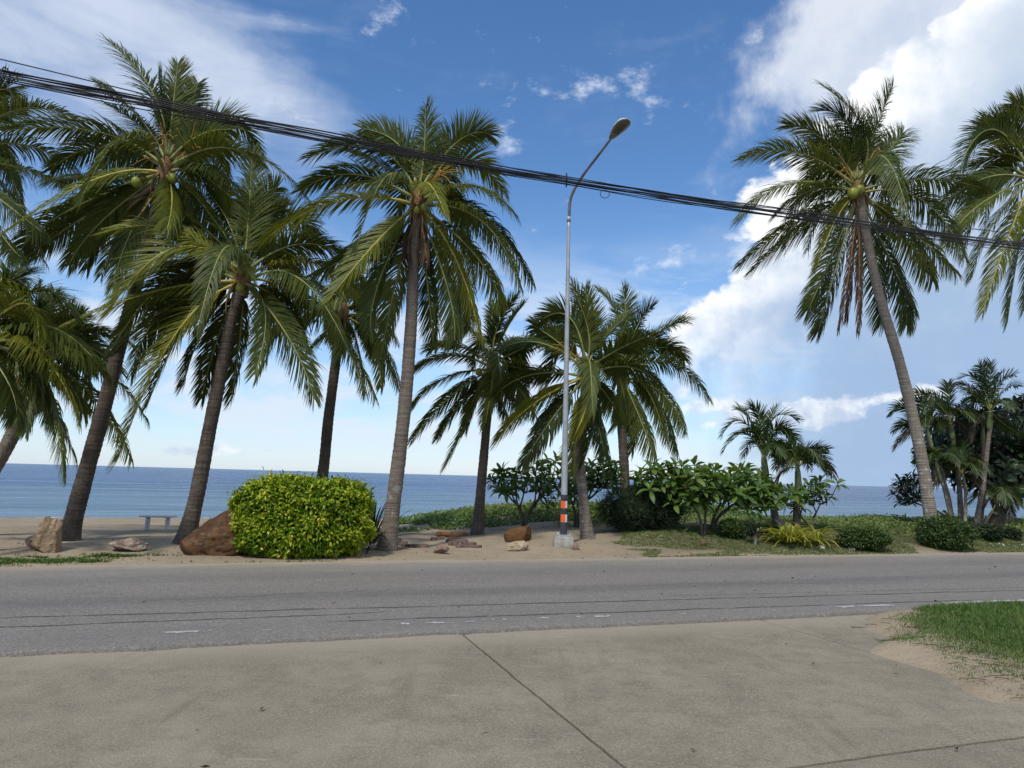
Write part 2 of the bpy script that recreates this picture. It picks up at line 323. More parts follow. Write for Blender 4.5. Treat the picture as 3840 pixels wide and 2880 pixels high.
m_simple('arm_steel', (0.14, 0.15, 0.165), (0.24, 0.25, 0.27), 3.0, 0.5, 0.4, 0.05, metal=0.25)
m_simple('black_paint', (0.022, 0.025, 0.032), (0.06, 0.064, 0.075), 14, 0.5, 0.35, 0.1)
m_simple('orange_sheet', (0.72, 0.10, 0.025), (0.80, 0.14, 0.04), 8, 0.4, 0.4, 0.0)
m_simple('white_sheet', (0.62, 0.62, 0.55), (0.78, 0.78, 0.70), 8, 0.4, 0.4, 0.0)
m_simple('lamp_shell', (0.52, 0.53, 0.52), (0.62, 0.63, 0.62), 4, 0.4, 0.4, 0.05)
m_simple('lamp_under', (0.16, 0.165, 0.155), (0.24, 0.24, 0.225), 5, 0.5, 0.3, 0.05)
m_simple('old_concrete', (0.24, 0.23, 0.20), (0.40, 0.385, 0.34), 7, 0.9, 0.2, 0.5, 0.02)
m_simple('bench_white', (0.50, 0.49, 0.47), (0.62, 0.61, 0.585), 5, 0.7, 0.3, 0.2)
m_simple('slab_stone', (0.085, 0.055, 0.045), (0.19, 0.13, 0.105), 9, 0.85, 0.2, 0.5)
m_simple('log_orange', (0.12, 0.058, 0.026), (0.25, 0.13, 0.055), 12, 0.8, 0.2, 0.5)
m_simple('pale_stone', (0.36, 0.31, 0.24), (0.58, 0.52, 0.43), 6, 0.85, 0.2, 0.4)
m_simple('foam', (0.72, 0.74, 0.76), (0.84, 0.85, 0.86), 9, 0.7, 0.2, 0.3)
def m_lens():
    m, T = material('lamp_lens'); n = T.noise(objco(T), 9, 3)
    finish(T, T.mix(n, (0.055, 0.055, 0.05), (0.15, 0.145, 0.13)), 0.12, 0.5); M['lens'] = m
m_lens()
def m_trunk(name, a, b, dark, lichen=0.0):
    m, T = material(name); w = objco(T)
    ring = T.noise(T.mapping(w, (0.5, 0.5, 9.0)), 2.2, 4, 0.6, 0.5); vert = T.noise(T.mapping(w, (9, 9, 0.7)), 3.0, 4, 0.65); big = T.noise(w, 1.1, 3)
    c = T.mix(T.sstep(ring, 0.15, 0.85), a, b); fx = T.noise(w, 22, 4, 0.7); c = T.mix(T.m('MULTIPLY', T.sstep(fx, 0.5, 0.7), 0.5), c, dark); c = T.mix(T.m('MULTIPLY', T.sstep(vert, 0.48, 0.75), 0.6), c, dark); c = T.mix(T.m('MULTIPLY', T.sstep(big, 0.5, 0.75), 0.5), c, dark)
    if lichen:
        l = T.noise(w, 5.0, 4, 0.7); z = T.add('ShaderNodeSeparateXYZ', {0: w}).outputs[2]
        c = T.mix(T.m('MULTIPLY', T.m('MULTIPLY', T.sstep(l, 0.56, 0.64), lichen), T.sstep(z, 4.0, 1.0)), c, (0.42, 0.42, 0.38))
    finish(T, c, 0.9, 0.15, T.m('ADD', ring, T.m('MULTIPLY', vert, 0.6)), 0.8, 0.035); M[name] = m
m_trunk('trunk_grey', (0.145, 0.115, 0.09), (0.245, 0.205, 0.165), (0.07, 0.055, 0.045), 0.5)
m_trunk('trunk_dark', (0.075, 0.058, 0.046), (0.15, 0.122, 0.098), (0.03, 0.024, 0.02), 0.1)
m_trunk('trunk_pale', (0.20, 0.165, 0.13), (0.31, 0.27, 0.22), (0.11, 0.09, 0.075), 0.85)
def m_rock(name, a, b, c3, pale, amt):
    m, T = material(name); w = objco(T); n = T.noise(w, 2.6, 6, 0.65, 0.6); f = T.noise(w, 13, 5, 0.7); v = T.noise(T.mapping(w, (1, 1, 2.4), rot=(0.4, 0.5, 0.2)), 4.0, 5, 0.7, 1.2)
    c = T.mix(T.sstep(n, 0.35, 0.65), a, b); c = T.mix(T.sstep(f, 0.52, 0.7), c, c3); c = T.mix(T.m('MULTIPLY', T.sstep(v, 0.60, 0.68), amt), c, pale)
    finish(T, c, 0.88, 0.2, T.m('ADD', T.m('ADD', n, T.m('MULTIPLY', f, 0.5)), v), 0.8, 0.05); M[name] = m
m_rock('rock_brown', (0.075, 0.040, 0.022), (0.160, 0.085, 0.040), (0.040, 0.024, 0.017), (0.42, 0.36, 0.29), 0.75)
m_rock('rock_tan', (0.27, 0.185, 0.115), (0.40, 0.29, 0.19), (0.13, 0.085, 0.055), (0.50, 0.42, 0.32), 0.5)
m_rock('rock_pink', (0.28, 0.185, 0.13), (0.36, 0.25, 0.185), (0.18, 0.12, 0.09), (0.45, 0.36, 0.28), 0.3)
m_rock('rock_mixed', (0.20, 0.13, 0.095), (0.40, 0.34, 0.27), (0.11, 0.055, 0.04), (0.60, 0.55, 0.47), 0.85)
m_rock('rock_orange', (0.115, 0.056, 0.022), (0.175, 0.088, 0.034), (0.10, 0.05, 0.022), (0.38, 0.25, 0.13), 0.25)
m_rock('rock_cream', (0.34, 0.26, 0.165), (0.50, 0.41, 0.29), (0.19, 0.13, 0.075), (0.60, 0.53, 0.42), 0.5)
m_rock('rock_dull', (0.20, 0.14, 0.10), (0.30, 0.22, 0.165), (0.11, 0.075, 0.055), (0.38, 0.32, 0.26), 0.5)
def m_sand():
    m, T = material('sand'); w = wpos(T)
    big = T.noise(w, 0.45, 5, 0.6); mid = T.noise(w, 3.0, 5, 0.65); fine = T.noise(w, 70, 3, 0.7); sp = T.noise(w, 17, 3, 0.6)
    c = T.mix(T.sstep(big, 0.3, 0.7), (0.262, 0.208, 0.138), (0.350, 0.283, 0.192)); c = T.mix(T.m('MULTIPLY', T.sstep(mid, 0.45, 0.75), 0.55), c, (0.225, 0.172, 0.12))
    c = T.mix(T.m('MULTIPLY', T.sstep(sp, 0.62, 0.72), 0.5), c, (0.16, 0.115, 0.075)); c = T.mix(T.m('MULTIPLY', fine, 0.25), c, (0.44, 0.37, 0.285))
    s = T.add('ShaderNodeSeparateXYZ', {0: w}); v = T.m('ADD', T.m('MULTIPLY', s.outputs[0], -SA), T.m('MULTIPLY', s.outputs[1], CA)); u = T.m('ADD', T.m('MULTIPLY', s.outputs[0], CA), T.m('MULTIPLY', s.outputs[1], SA))
    wet = T.sstep(v, 39.0, 42.5); c = T.mix(T.m('MULTIPLY', wet, 0.6), c, (0.20, 0.155, 0.115))
    # soil under the planted strip on the right
    soil = T.m('MULTIPLY', T.m('MULTIPLY', T.sstep(u, 6.0, 10.0), T.sstep(v, 12.5, 13.3)), T.sstep(v, 30, 24))
    c = T.mix(T.m('MULTIPLY', soil, T.m('MULTIPLY_ADD', T.sstep(mid, 0.3, 0.6), 0.45, 0.5)), c, (0.115, 0.098, 0.055))
    finish(T, c, 0.95, 0.1, T.m('ADD', T.m('ADD', T.m('MULTIPLY', mid, 1.0), T.m('MULTIPLY', sp, 0.5)), T.m('MULTIPLY', fine, 0.15)), 0.9, 0.06); M['sand'] = m
m_sand()
def m_asphalt():
    m, T = material('asphalt'); w = objco(T); s = T.add('ShaderNodeSeparateXYZ', {0: w}); u, v = s.outputs[0], s.outputs[1]
    big = T.noise(T.mapping(w, (0.25, 1.0, 1)), 1.2, 5, 0.6); mid = T.noise(T.mapping(w, (0.5, 1.4, 1)), 5, 5, 0.65); ag = T.add('ShaderNodeTexVoronoi', {'Vector': w, 'Scale': 75.0}); sp = T.noise(w, 150, 2, 0.7)
    c = T.mix(T.sstep(big, 0.3, 0.7), (0.174, 0.156, 0.130), (0.228, 0.206, 0.174)); c = T.mix(T.m('MULTIPLY', T.sstep(mid, 0.42, 0.75), 0.45), c, (0.135, 0.127, 0.120))
    c = T.mix(0.6, c, T.ramp(ag.outputs['Color'], [(0.0, (0.07, 0.068, 0.066)), (0.55, (0.192, 0.176, 0.155)), (0.9, (0.335, 0.31, 0.278)), (1.0, (0.5, 0.49, 0.47))]))
    # newer overlay strip along the near edge, worn wheel lanes
    near = T.sstep(v, 7.9, 7.5); c = T.mix(T.m('MULTIPLY', near, 0.25), c, (0.155, 0.146, 0.140))
    # long cracks
    def crack(v0, slope, amp, wd, seed, u0, u1):
        nz = T.noise(T.mapping(w, (1, 0, 0), (seed, 0, 0)), 0.8, 9, 0.68)
        ln = T.m('ADD', T.m('MULTIPLY', T.m('SUBTRACT', nz, 0.5), amp), T.m('ADD', v0, T.m('MULTIPLY', u, slope)))
        th = T.m('MULTIPLY', T.noise(T.mapping(w, (1, 1, 1), (seed, 3, 0)), 2.5, 4, 0.7), wd*2)
        return T.m('MULTIPLY', T.sstep(T.m('SUBTRACT', T.m('ABSOLUTE', T.m('SUBTRACT', v, ln)), th), 0.010, -0.006), T.m('MULTIPLY', T.sstep(u, u0, u0+0.6), T.sstep(u, u1+0.6, u1)))
    k = crack(8.32, -0.045, 0.28, 0.024, 1.3, -30, 40)
    for a in ((7.95, 0.01, 0.3, 0.020, 5.7, -30, 1.0), (7.62, -0.035, 0.22, 0.022, 9.1, 0.5, 9), (8.62, -0.05, 0.25, 0.006, 14.2, 5, 30), (9.3, 0.12, 0.7, 0.005, 21.0, -1.5, 2.6), (10.3, -0.16, 0.9, 0.004, 31.0, 5, 9)):
        k = T.m('MAXIMUM', k, crack(*a))
    brk = T.noise(w, 1.7, 5, 0.7); k = T.m('MULTIPLY', k, T.sstep(brk, 0.30, 0.52)); lane = T.m('ADD', T.sstep(T.m('ABSOLUTE', T.m('SUBTRACT', v, 9.1)), 0.55, 0.1), T.sstep(T.m('ABSOLUTE', T.m('SUBTRACT', v, 10.9)), 0.6, 0.1)); c = T.mix(T.m('MULTIPLY', lane, T.m('MULTIPLY', mid, 0.35)), c, (0.105, 0.099, 0.094)); oil = T.sstep(T.noise(T.mapping(w, (0.7, 1.2, 1), (4, 4, 0)), 0.9, 4, 0.65), 0.62, 0.74); c = T.mix(T.m('MULTIPLY', oil, 0.35), c, (0.10, 0.094, 0.09)); c = T.mix(T.m('MULTIPLY', k, 0.8), c, (0.03, 0.027, 0.025))
    # sand blown over the far edge and the verge side
    sn = T.noise(T.mapping(w, (0.6, 1.6, 1)), 2.2, 5, 0.7); sand = T.m('MULTIPLY', T.sstep(T.m('ADD', v, T.m('MULTIPLY', sn, 1.0)), 12.35, 13.1), 0.85)
    c = T.mix(sand, c, (0.40, 0.325, 0.24)); dust = T.m('MULTIPLY', T.sstep(T.m('ADD', v, T.m('MULTIPLY', sn, 1.6)), 11.6, 13.0), 0.3); c = T.mix(dust, c, (0.33, 0.29, 0.24))
    h = T.m('SUBTRACT', T.m('ADD', T.m('MULTIPLY', ag.outputs['Distance'], 0.5), T.m('MULTIPLY', sp, 0.4)), T.m('MULTIPLY', k, 2.5))
    finish(T, c, 0.85, 0.25, h, 0.5, 0.012); M['asphalt'] = m
m_asphalt()
def m_concrete():
    m, T = material('driveway_concrete'); w = wpos(T); r = T.add('ShaderNodeObjectInfo').outputs['Random']
    wo = T.add('ShaderNodeVectorMath', {0: w, 1: T.add('ShaderNodeCombineXYZ', {0: T.m('MULTIPLY', r, 30.0), 1: 0.0, 2: 0.0}).outputs[0]}, operation='ADD').outputs[0]
    big = T.noise(w, 0.9, 5, 0.62, 0.3); mid = T.noise(wo, 4.5, 6, 0.68); fine = T.noise(wo, 55, 4, 0.75); sp = T.noise(wo, 130, 2, 0.7)
    st = T.noise(T.mapping(wo, (0.8, 7.0, 1), rot=(0, 0, 0.25)), 1.6, 5, 0.7)
    c = T.mix(T.sstep(big, 0.3, 0.7), (0.222, 0.190, 0.139), (0.302, 0.262, 0.195)); c = T.mix(T.m('MULTIPLY', T.sstep(mid, 0.43, 0.66), 0.5), c, (0.160, 0.135, 0.099))
    c = T.mix(T.m('MULTIPLY', T.sstep(fine, 0.48, 0.64), 0.65), c, (0.37, 0.328, 0.242)); c = T.mix(T.m('MULTIPLY', T.sstep(sp, 0.5, 0.66), 0.7), c, (0.085, 0.072, 0.055))
    tyre = T.noise(T.mapping(wo, (3.2, 0.35, 1), rot=(0, 0, -ALPHA)), 1.3, 5, 0.7); c = T.mix(T.m('MULTIPLY', T.sstep(tyre, 0.54, 0.70), 0.35), c, (0.125, 0.106, 0.08))
    c = T.mix(T.m('MULTIPLY', T.sstep(st, 0.60, 0.74), 0.5), c, (0.40, 0.365, 0.30))
    s = T.add('ShaderNodeSeparateXYZ', {0: w}); v = T.m('ADD', T.m('MULTIPLY', s.outputs[0], -SA), T.m('MULTIPLY', s.outputs[1], CA))
    c = T.mix(T.m('MULTIPLY', T.sstep(T.m('ADD', v, T.m('MULTIPLY', mid, 0.5)), 6.5, 7.15), 0.5), c, (0.36, 0.31, 0.24))
    finish(T, c, 0.9, 0.2, T.m('ADD', T.m('MULTIPLY', mid, 0.4), T.m('ADD', fine, T.m('MULTIPLY', sp, 0.6))), 0.45, 0.012); M['concrete'] = m
m_concrete()
def m_paint():
    m, T = material('road_paint'); w = objco(T); n = T.noise(w, 30, 5, 0.75); c = T.mix(T.sstep(n, 0.4, 0.65), (0.30, 0.29, 0.275), (0.56, 0.55, 0.525)); finish(T, c, 0.8, 0.2, n, 0.3, 0.004); M['paint'] = m
m_paint()
def m_sea():
    m, T = material('sea_water'); w = wpos(T); s = T.add('ShaderNodeSeparateXYZ', {0: w}); u = T.m('ADD', T.m('MULTIPLY', s.outputs[0], CA), T.m('MULTIPLY', s.outputs[1], SA)); v = T.m('ADD', T.m('MULTIPLY', s.outputs[0], -SA), T.m('MULTIPLY', s.outputs[1], CA))
    p = T.add('ShaderNodeCombineXYZ', {0: u, 1: v, 2: 0.0}).outputs[0]
    swell = T.noise(T.mapping(p, (0.10, 0.55, 1)), 0.55, 3, 0.5); chop = T.noise(T.mapping(p, (0.45, 1.0, 1)), 1.9, 5, 0.62); far = T.noise(T.mapping(p, (0.05, 0.22, 1)), 0.35, 4, 0.6)
    h = T.m('ADD', T.m('MULTIPLY', swell, 1.3), T.m('ADD', T.m('MULTIPLY', chop, 0.33), T.m('MULTIPLY', far, 1.6)))
    band = T.noise(T.mapping(p, (0.004, 0.03, 1)), 1.0, 4, 0.6)
    shal = T.sstep(v, 150, 44); c = T.mix(T.sstep(band, 0.35, 0.65), (0.018, 0.050, 0.120), (0.032, 0.078, 0.165)); c = T.mix(shal, c, (0.075, 0.135, 0.175))
    b = T.add('ShaderNodeBump', {'Height': h, 'Strength': 1.0, 'Distance': 0.55}).outputs[0]
    df = T.add('ShaderNodeBsdfDiffuse', {'Color': c}).outputs[0]; gl = T.add('ShaderNodeBsdfGlossy', {'Color': (.92, .96, 1, 1), 'Roughness': 0.22, 'Normal': b}).outputs[0]
    lw = T.add('ShaderNodeFresnel', {'IOR': 1.33, 'Normal': b}).outputs[0]; st1 = T.noise(T.mapping(p, (0.012, 0.16, 1)), 1.0, 5, 0.65); st2 = T.noise(T.mapping(p, (0.06, 0.9, 1)), 1.0, 4, 0.65); sm = T.m('ADD', T.m('MULTIPLY', T.sstep(st1, 0.32, 0.68), 0.55), T.m('MULTIPLY', T.sstep(st2, 0.35, 0.65), 0.45)); fac = T.m('MULTIPLY_ADD', T.m('MINIMUM', lw, 0.75), T.m('MULTIPLY_ADD', sm, 0.75, 0.30), 0.03)
    pr = T.add('ShaderNodeMixShader', {0: fac, 1: df, 2: gl}).outputs[0]
    T.add('ShaderNodeOutputMaterial', {'Surface': pr}); M['sea'] = m
m_sea()

# ------------------------------------------------------------------ setting: ground, sea, road, driveway
def axis(dense0, dense1, step, lo, hi, n):
    a = np.arange(dense0, dense1+1e-6, step); g = np.geomspace(step*2, 1, 2)
    up = dense1+np.geomspace(step*1.5, hi-dense1, n); dn = dense0-np.geomspace(step*1.5, dense0-lo, n)
    return np.concatenate([dn[::-1], a, up])
def build_ground():
    us = axis(-13, 24, 0.16, -4000, 4000, 26); vs = np.concatenate([-np.geomspace(0.5, 400, 14)[::-1]+2.0, np.arange(2.0, 8.2, 0.10), np.array([8.8, 9.6, 10.4, 11.2]), np.arange(11.5, 26, 0.13), np.geomspace(26.2, 160, 70)])
    Ug, Vg = np.meshgrid(us, vs, indexing='ij'); Z = ground_uv(Ug, Vg); X, Y = to_xy(Ug, Vg)
    n, k = Ug.shape; i = np.arange(n-1)[:, None]*k; j = np.arange(k-1)[None]
    Q = np.stack([i+j, i+k+j, i+k+j+1, i+j+1], -1).reshape(-1, 4)
    o = link('ground', mesh('ground', np.stack([X, Y, Z], -1).reshape(-1, 3), Q, smooth=True), M['sand']); o['kind'] = 'structure'; o['label'] = 'pale beach sand running from the road down to the sea'
    # sea
    vs = np.concatenate([np.arange(36, 60, 1.0), np.geomspace(61, 45000, 40)]); us = np.concatenate([-np.geomspace(5, 60000, 30)[::-1], [0], np.geomspace(5, 60000, 30)])
    Ug, Vg = np.meshgrid(us, vs, indexing='ij'); X, Y = to_xy(Ug, Vg); n, k = Ug.shape; i = np.arange(n-1)[:, None]*k; j = np.arange(k-1)[None]
    Q = np.stack([i+j, i+k+j, i+k+j+1, i+j+1], -1).reshape(-1, 4)
    o = link('sea', mesh('sea', np.stack([X, Y, np.full_like(X, SEA_Z)], -1).reshape(-1, 3), Q, smooth=True), M['sea']); o['kind'] = 'structure'; o['label'] = 'calm blue sea out to the horizon'
    # swash foam along the waterline
    u = np.arange(-40, 10, 0.12); wl = 41.6+0.9*(fbm(u*0.22, u*0+3, 4)-0.5)*2; wd = np.clip(fbm(u*0.45+7, u*0+9, 3)-0.42, 0, 1)*2.6+0.02
    V = []; F = []
    for q in range(len(u)):
        for vv in (wl[q]-wd[q]*0.5, wl[q]+wd[q]*0.5):
            x, y = to_xy(u[q], vv); V.append((x, y, max(SEA_Z, float(ground_uv(u[q], vv)))+0.012))
    for q in range(len(u)-1):
        if wd[q] > 0.05: F.append((2*q, 2*q+2, 2*q+3, 2*q+1))
    o = link('swash_foam', mesh('swash_foam', V, np.array(F)), M['foam']); o['kind'] = 'stuff'; tag(o, 'thin white foam where small waves wash up the sand', 'foam', kind='stuff')
build_ground()
ROADZ = 0.0
def build_road():
    u = np.concatenate([-np.geomspace(14, 800, 30)[::-1], np.arange(-13.5, 26, 0.045), np.geomspace(26.3, 800, 30)])
    e = 6.92-0.10*ss(u, -2, 3)*0+0.16*(fbm(u*1.1, u*0+2.2, 5)-0.5)+0.07*(fbm(u*7, u*0+8.8, 3)-0.5)
    rows = [(e+0.012, -0.075), (e, ROADZ-0.012), (e+0.03, ROADZ)]+[(np.full_like(u, vv), ROADZ) for vv in (7.6, 8.4, 9.4, 10.4, 11.4, 12.4, 13.1)]
    rows = [(a if np.ndim(a) else np.full_like(u, a), b) for a, b in rows]
    V = np.stack([np.stack([u, a, np.full_like(u, b)], -1) for a, b in rows], 1).reshape(-1, 3); k = len(rows); i = np.arange(len(u)-1)[:, None]*k; j = np.arange(k-1)[None]
    Q = np.stack([i+j, i+k+j, i+k+j+1, i+j+1], -1).reshape(-1, 4)
    o = link('road', mesh('road', V, Q), M['asphalt']); o.rotation_euler.z = ALPHA; o['kind'] = 'structure'; o['label'] = 'worn grey asphalt beach road with long cracks'
    # remains of the painted edge line: a strip of small flakes
    def vline(uu): return np.interp(uu, [-3, 0, 3, 6, 9.4, 10.3, 30], [7.40, 7.36, 7.30, 7.22, 7.16, 7.10, 7.05])
    dl = 0.025; us = np.arange(-4.0, 30, dl*1.6); V = []; F = []
    cov = {}
    for uu in us:
        if uu > 9.6: th = 0.24
        elif uu > 8.6: th = 0.47
        else:
            th = 0.80
            for (a, b) in ((-0.85, -0.45), (1.25, 1.5), (1.75, 2.55), (3.35, 4.05), (6.4, 7.8)):
                if a < uu < b: th = 0.55
        for q in range(4):
            vv = vline(uu)-0.05+q*dl
            if fbm(np.array([uu*6.0]), np.array([vv*16.0]), 3)[0] > th:
                b0 = len(V); V += [(uu, vv, ROADZ+0.004), (uu+dl*1.6, vv, ROADZ+0.004), (uu+dl*1.6, vv+dl, ROADZ+0.004), (uu, vv+dl, ROADZ+0.004)]; F.append((b0, b0+1, b0+2, b0+3))
    o = link('road_marking', mesh('road_marking', V, np.array(F)), M['paint']); o.rotation_euler.z = ALPHA; o['kind'] = 'structure'; o['label'] = 'flaked white edge line along the near side of the road'
build_road()
def build_driveway():
    import bmesh
    root = bpy.data.objects.new('driveway', None); col.objects.link(root); root['kind'] = 'structure'; root['label'] = 'weathered concrete driveway meeting the road'
    us = [-9.5, -6.0, -2.35, 1.97, 5.50, 9.0]; vs = [-3.5, 0.0, 3.38, 7.02]; gap = 0.013
    for a in range(len(us)-1):
        for b in range(len(vs)-1):
            bm = bmesh.new(); u0, u1, v0, v1 = us[a]+gap, us[a+1]-gap, vs[b]+gap, vs[b+1]-gap
            bmesh.ops.create_cube(bm, size=1.0)
            for v in bm.verts: v.co = Vector(((u0+u1)/2+v.co.x*(u1-u0), (v0+v1)/2+v.co.y*(v1-v0), -0.10+v.co.z*0.14))
            bmesh.ops.subdivide_edges(bm, edges=[e for e in bm.edges if abs(e.verts[0].co.z-e.verts[1].co.z) < 0.01], cuts=40, use_grid_fill=True)
            for v in bm.verts:
                if v.co.z > -0.05:
                    edge = min(v.co.x-u0, u1-v.co.x, v.co.y-v0, v1-v.co.y) < 1e-4
                    if edge: v.co.z -= 0.006; v.co.x += 0.014*(float(fbm(v.co.x*13, v.co.y*13, 3))-0.5); v.co.y += 0.012*(float(fbm(v.co.x*6+9, v.co.y*6, 3))-0.5)*(v.co.y < 6)
                    v.co.z += -0.004*a+0.012*(float(fbm(v.co.x*0.8, v.co.y*0.8, 2))-0.5)
            me = bpy.data.meshes.new('slab'); bm.to_mesh(me); bm.free(); o = link('slab', me, M['concrete'], root); o.rotation_euler.z = ALPHA
build_driveway()

# ------------------------------------------------------------------ palms
WIND = np.array([-0.42, 0.05, 0.0])
def frond_geo(P0, Mid, P2, leaf=0.70, pairs=90, droop=1.0, roll=0.0, wid=0.032, start=0.14, wind=1.0, seg=4, ang=(62, 22), thin=0.07, rr=0.030):
    P0, Mid, P2 = map(lambda a: np.asarray(a, float), (P0, Mid, P2)); K = 2*Mid-0.5*(P0+P2)
    s = np.linspace(0, 1, 26)[:, None]; C = (1-s)**2*P0+2*s*(1-s)*K+s**2*P2
    L = np.sum(np.linalg.norm(np.diff(C, axis=0), axis=1))
    V, F = tube(C, np.linspace(rr, 0.004, 26)*np.where(np.linspace(0, 1, 26) < 0.12, 1.35, 1.0), 6, True)
    n = pairs*2; t = start+(1-start)*(np.repeat(np.arange(pairs), 2)+rng.random(n)*0.8)/pairs; t = np.clip(t, 0, 1); side = np.tile([1.0, -1.0], pairs)
    tt = t[:, None]; O = (1-tt)**2*P0+2*tt*(1-tt)*K+tt**2*P2; T = nrm(2*(1-tt)*(K-P0)+2*tt*(P2-K))
    ref = np.array([0.0, 0.32, 1.0]); Sd = nrm(np.cross(T, np.broadcast_to(ref, T.shape))); N = np.cross(Sd, T)
    r = roll+0.25*np.sin(t*3+roll*7)[:, None]*0.6; Sd, N = Sd*np.cos(r)+N*np.sin(r), N*np.cos(r)-Sd*np.sin(r)
    a = np.radians(ang[0]+(ang[1]-ang[0])*t**1.3+rng.normal(0, 4.5, n))[:, None]
    d0 = nrm(Sd*side[:, None]*np.sin(a)+T*np.cos(a)+N*(0.18+0.1*rng.normal(0, 1, n))[:, None])
    w = (t-start)/(1-start); prof = np.interp(w, [0, 0.12, 0.35, 0.6, 0.85, 1.0], [0.55, 0.85, 1.0, 0.95, 0.74, 0.46]); l = (leaf*prof*rng.uniform(0.82, 1.08, n))[:, None]
    Gv = np.array([0, 0, -1.0])+WIND*wind; dr = (droop*rng.uniform(0.7, 1.3, n))[:, None]
    pts = [O]; dirs = []
    for k in range(seg):
        d = nrm(d0+Gv*dr*((k+0.35)/seg)**1.1*1.25); dirs.append(d); pts.append(pts[-1]+d*l/seg)
    dirs.append(dirs[-1]); W = nrm(T-np.sum(T*dirs[0], 1, keepdims=True)*dirs[0]); wp = np.array([0.75, 1.0, 0.92, 0.62, 0.08]) if seg == 4 else np.array([0.8, 1.0, 0.7, 0.08])
    lay = []
    for k in range(seg+1):
        Wk = nrm(W-np.sum(W*dirs[k], 1, keepdims=True)*dirs[k]); hw = wid*0.5*wp[k]*(0.7+0.3*prof[:, None])*(1-0.3*tt)
        lay += [pts[k]-Wk*hw, pts[k]+Wk*hw]
    LV = np.stack(lay, 1); m = 2*(seg+1); keep = rng.random(n) >= thin; LV = LV[keep]; nn = len(LV)
    b = np.arange(nn)[:, None]*m; k2 = np.arange(seg)[None]*2
    Q = np.stack([b+k2, b+k2+1, b+k2+3, b+k2+2], -1).reshape(-1, 4); at_ = np.repeat(np.clip(rng.normal(0.45, 0.2, nn), 0, 1), m)
    return (LV.reshape(-1, 3), Q, at_), (V, F)
def add_frond(parent, base, P0, Mid, P2, mat, rib, name='frond', **kw):
    (LV, Q, A), (V, F) = frond_geo(P0, Mid, P2, **kw)
    o = link(name, mesh(name, LV-base, Q, A), M[mat], parent); link('midrib', mesh('midrib', V-base, F, smooth=True), M[rib], o); return o
def trunk_geo(path, r0, r1, flare=0.5, ring=0.105, sides=14):
    L = np.sum(np.linalg.norm(np.diff(np.asarray(path), axis=0), axis=1)); n = max(24, int(L/0.033)); C = catmull(path, n); s = np.linspace(0, 1, n); h = s*L
    r = r0+(r1-r0)*s**0.8+flare*r0*np.exp(-h/0.28)+0.02*np.exp(-((1-s)*L)/0.25)
    ph = (h/ring+0.25*np.sin(h*1.7)) % 1.0; r = r*(1+0.06*(ph-0.5))*(1+0.02*np.sin(h*5.3))
    V, F = tube(C, r, sides, True); k = n*sides; jit = 0.006*(fbm(np.arange(k)*0.37, np.arange(k)*0.11, 3)-0.5)*2
    ctr = np.repeat(C, sides, 0); V[:k] += nrm(V[:k]-ctr)*jit[:, None]; return V, F
def sphere_geo(c, r, sc=(1, 1, 1), nu=12, nv=8):
    th = np.linspace(0, np.pi, nv+1); prof = np.stack([np.sin(th)*r, np.cos(th)*r], 1); V, F = lathe(prof, nu); return V*np.array(sc)+np.asarray(c), F

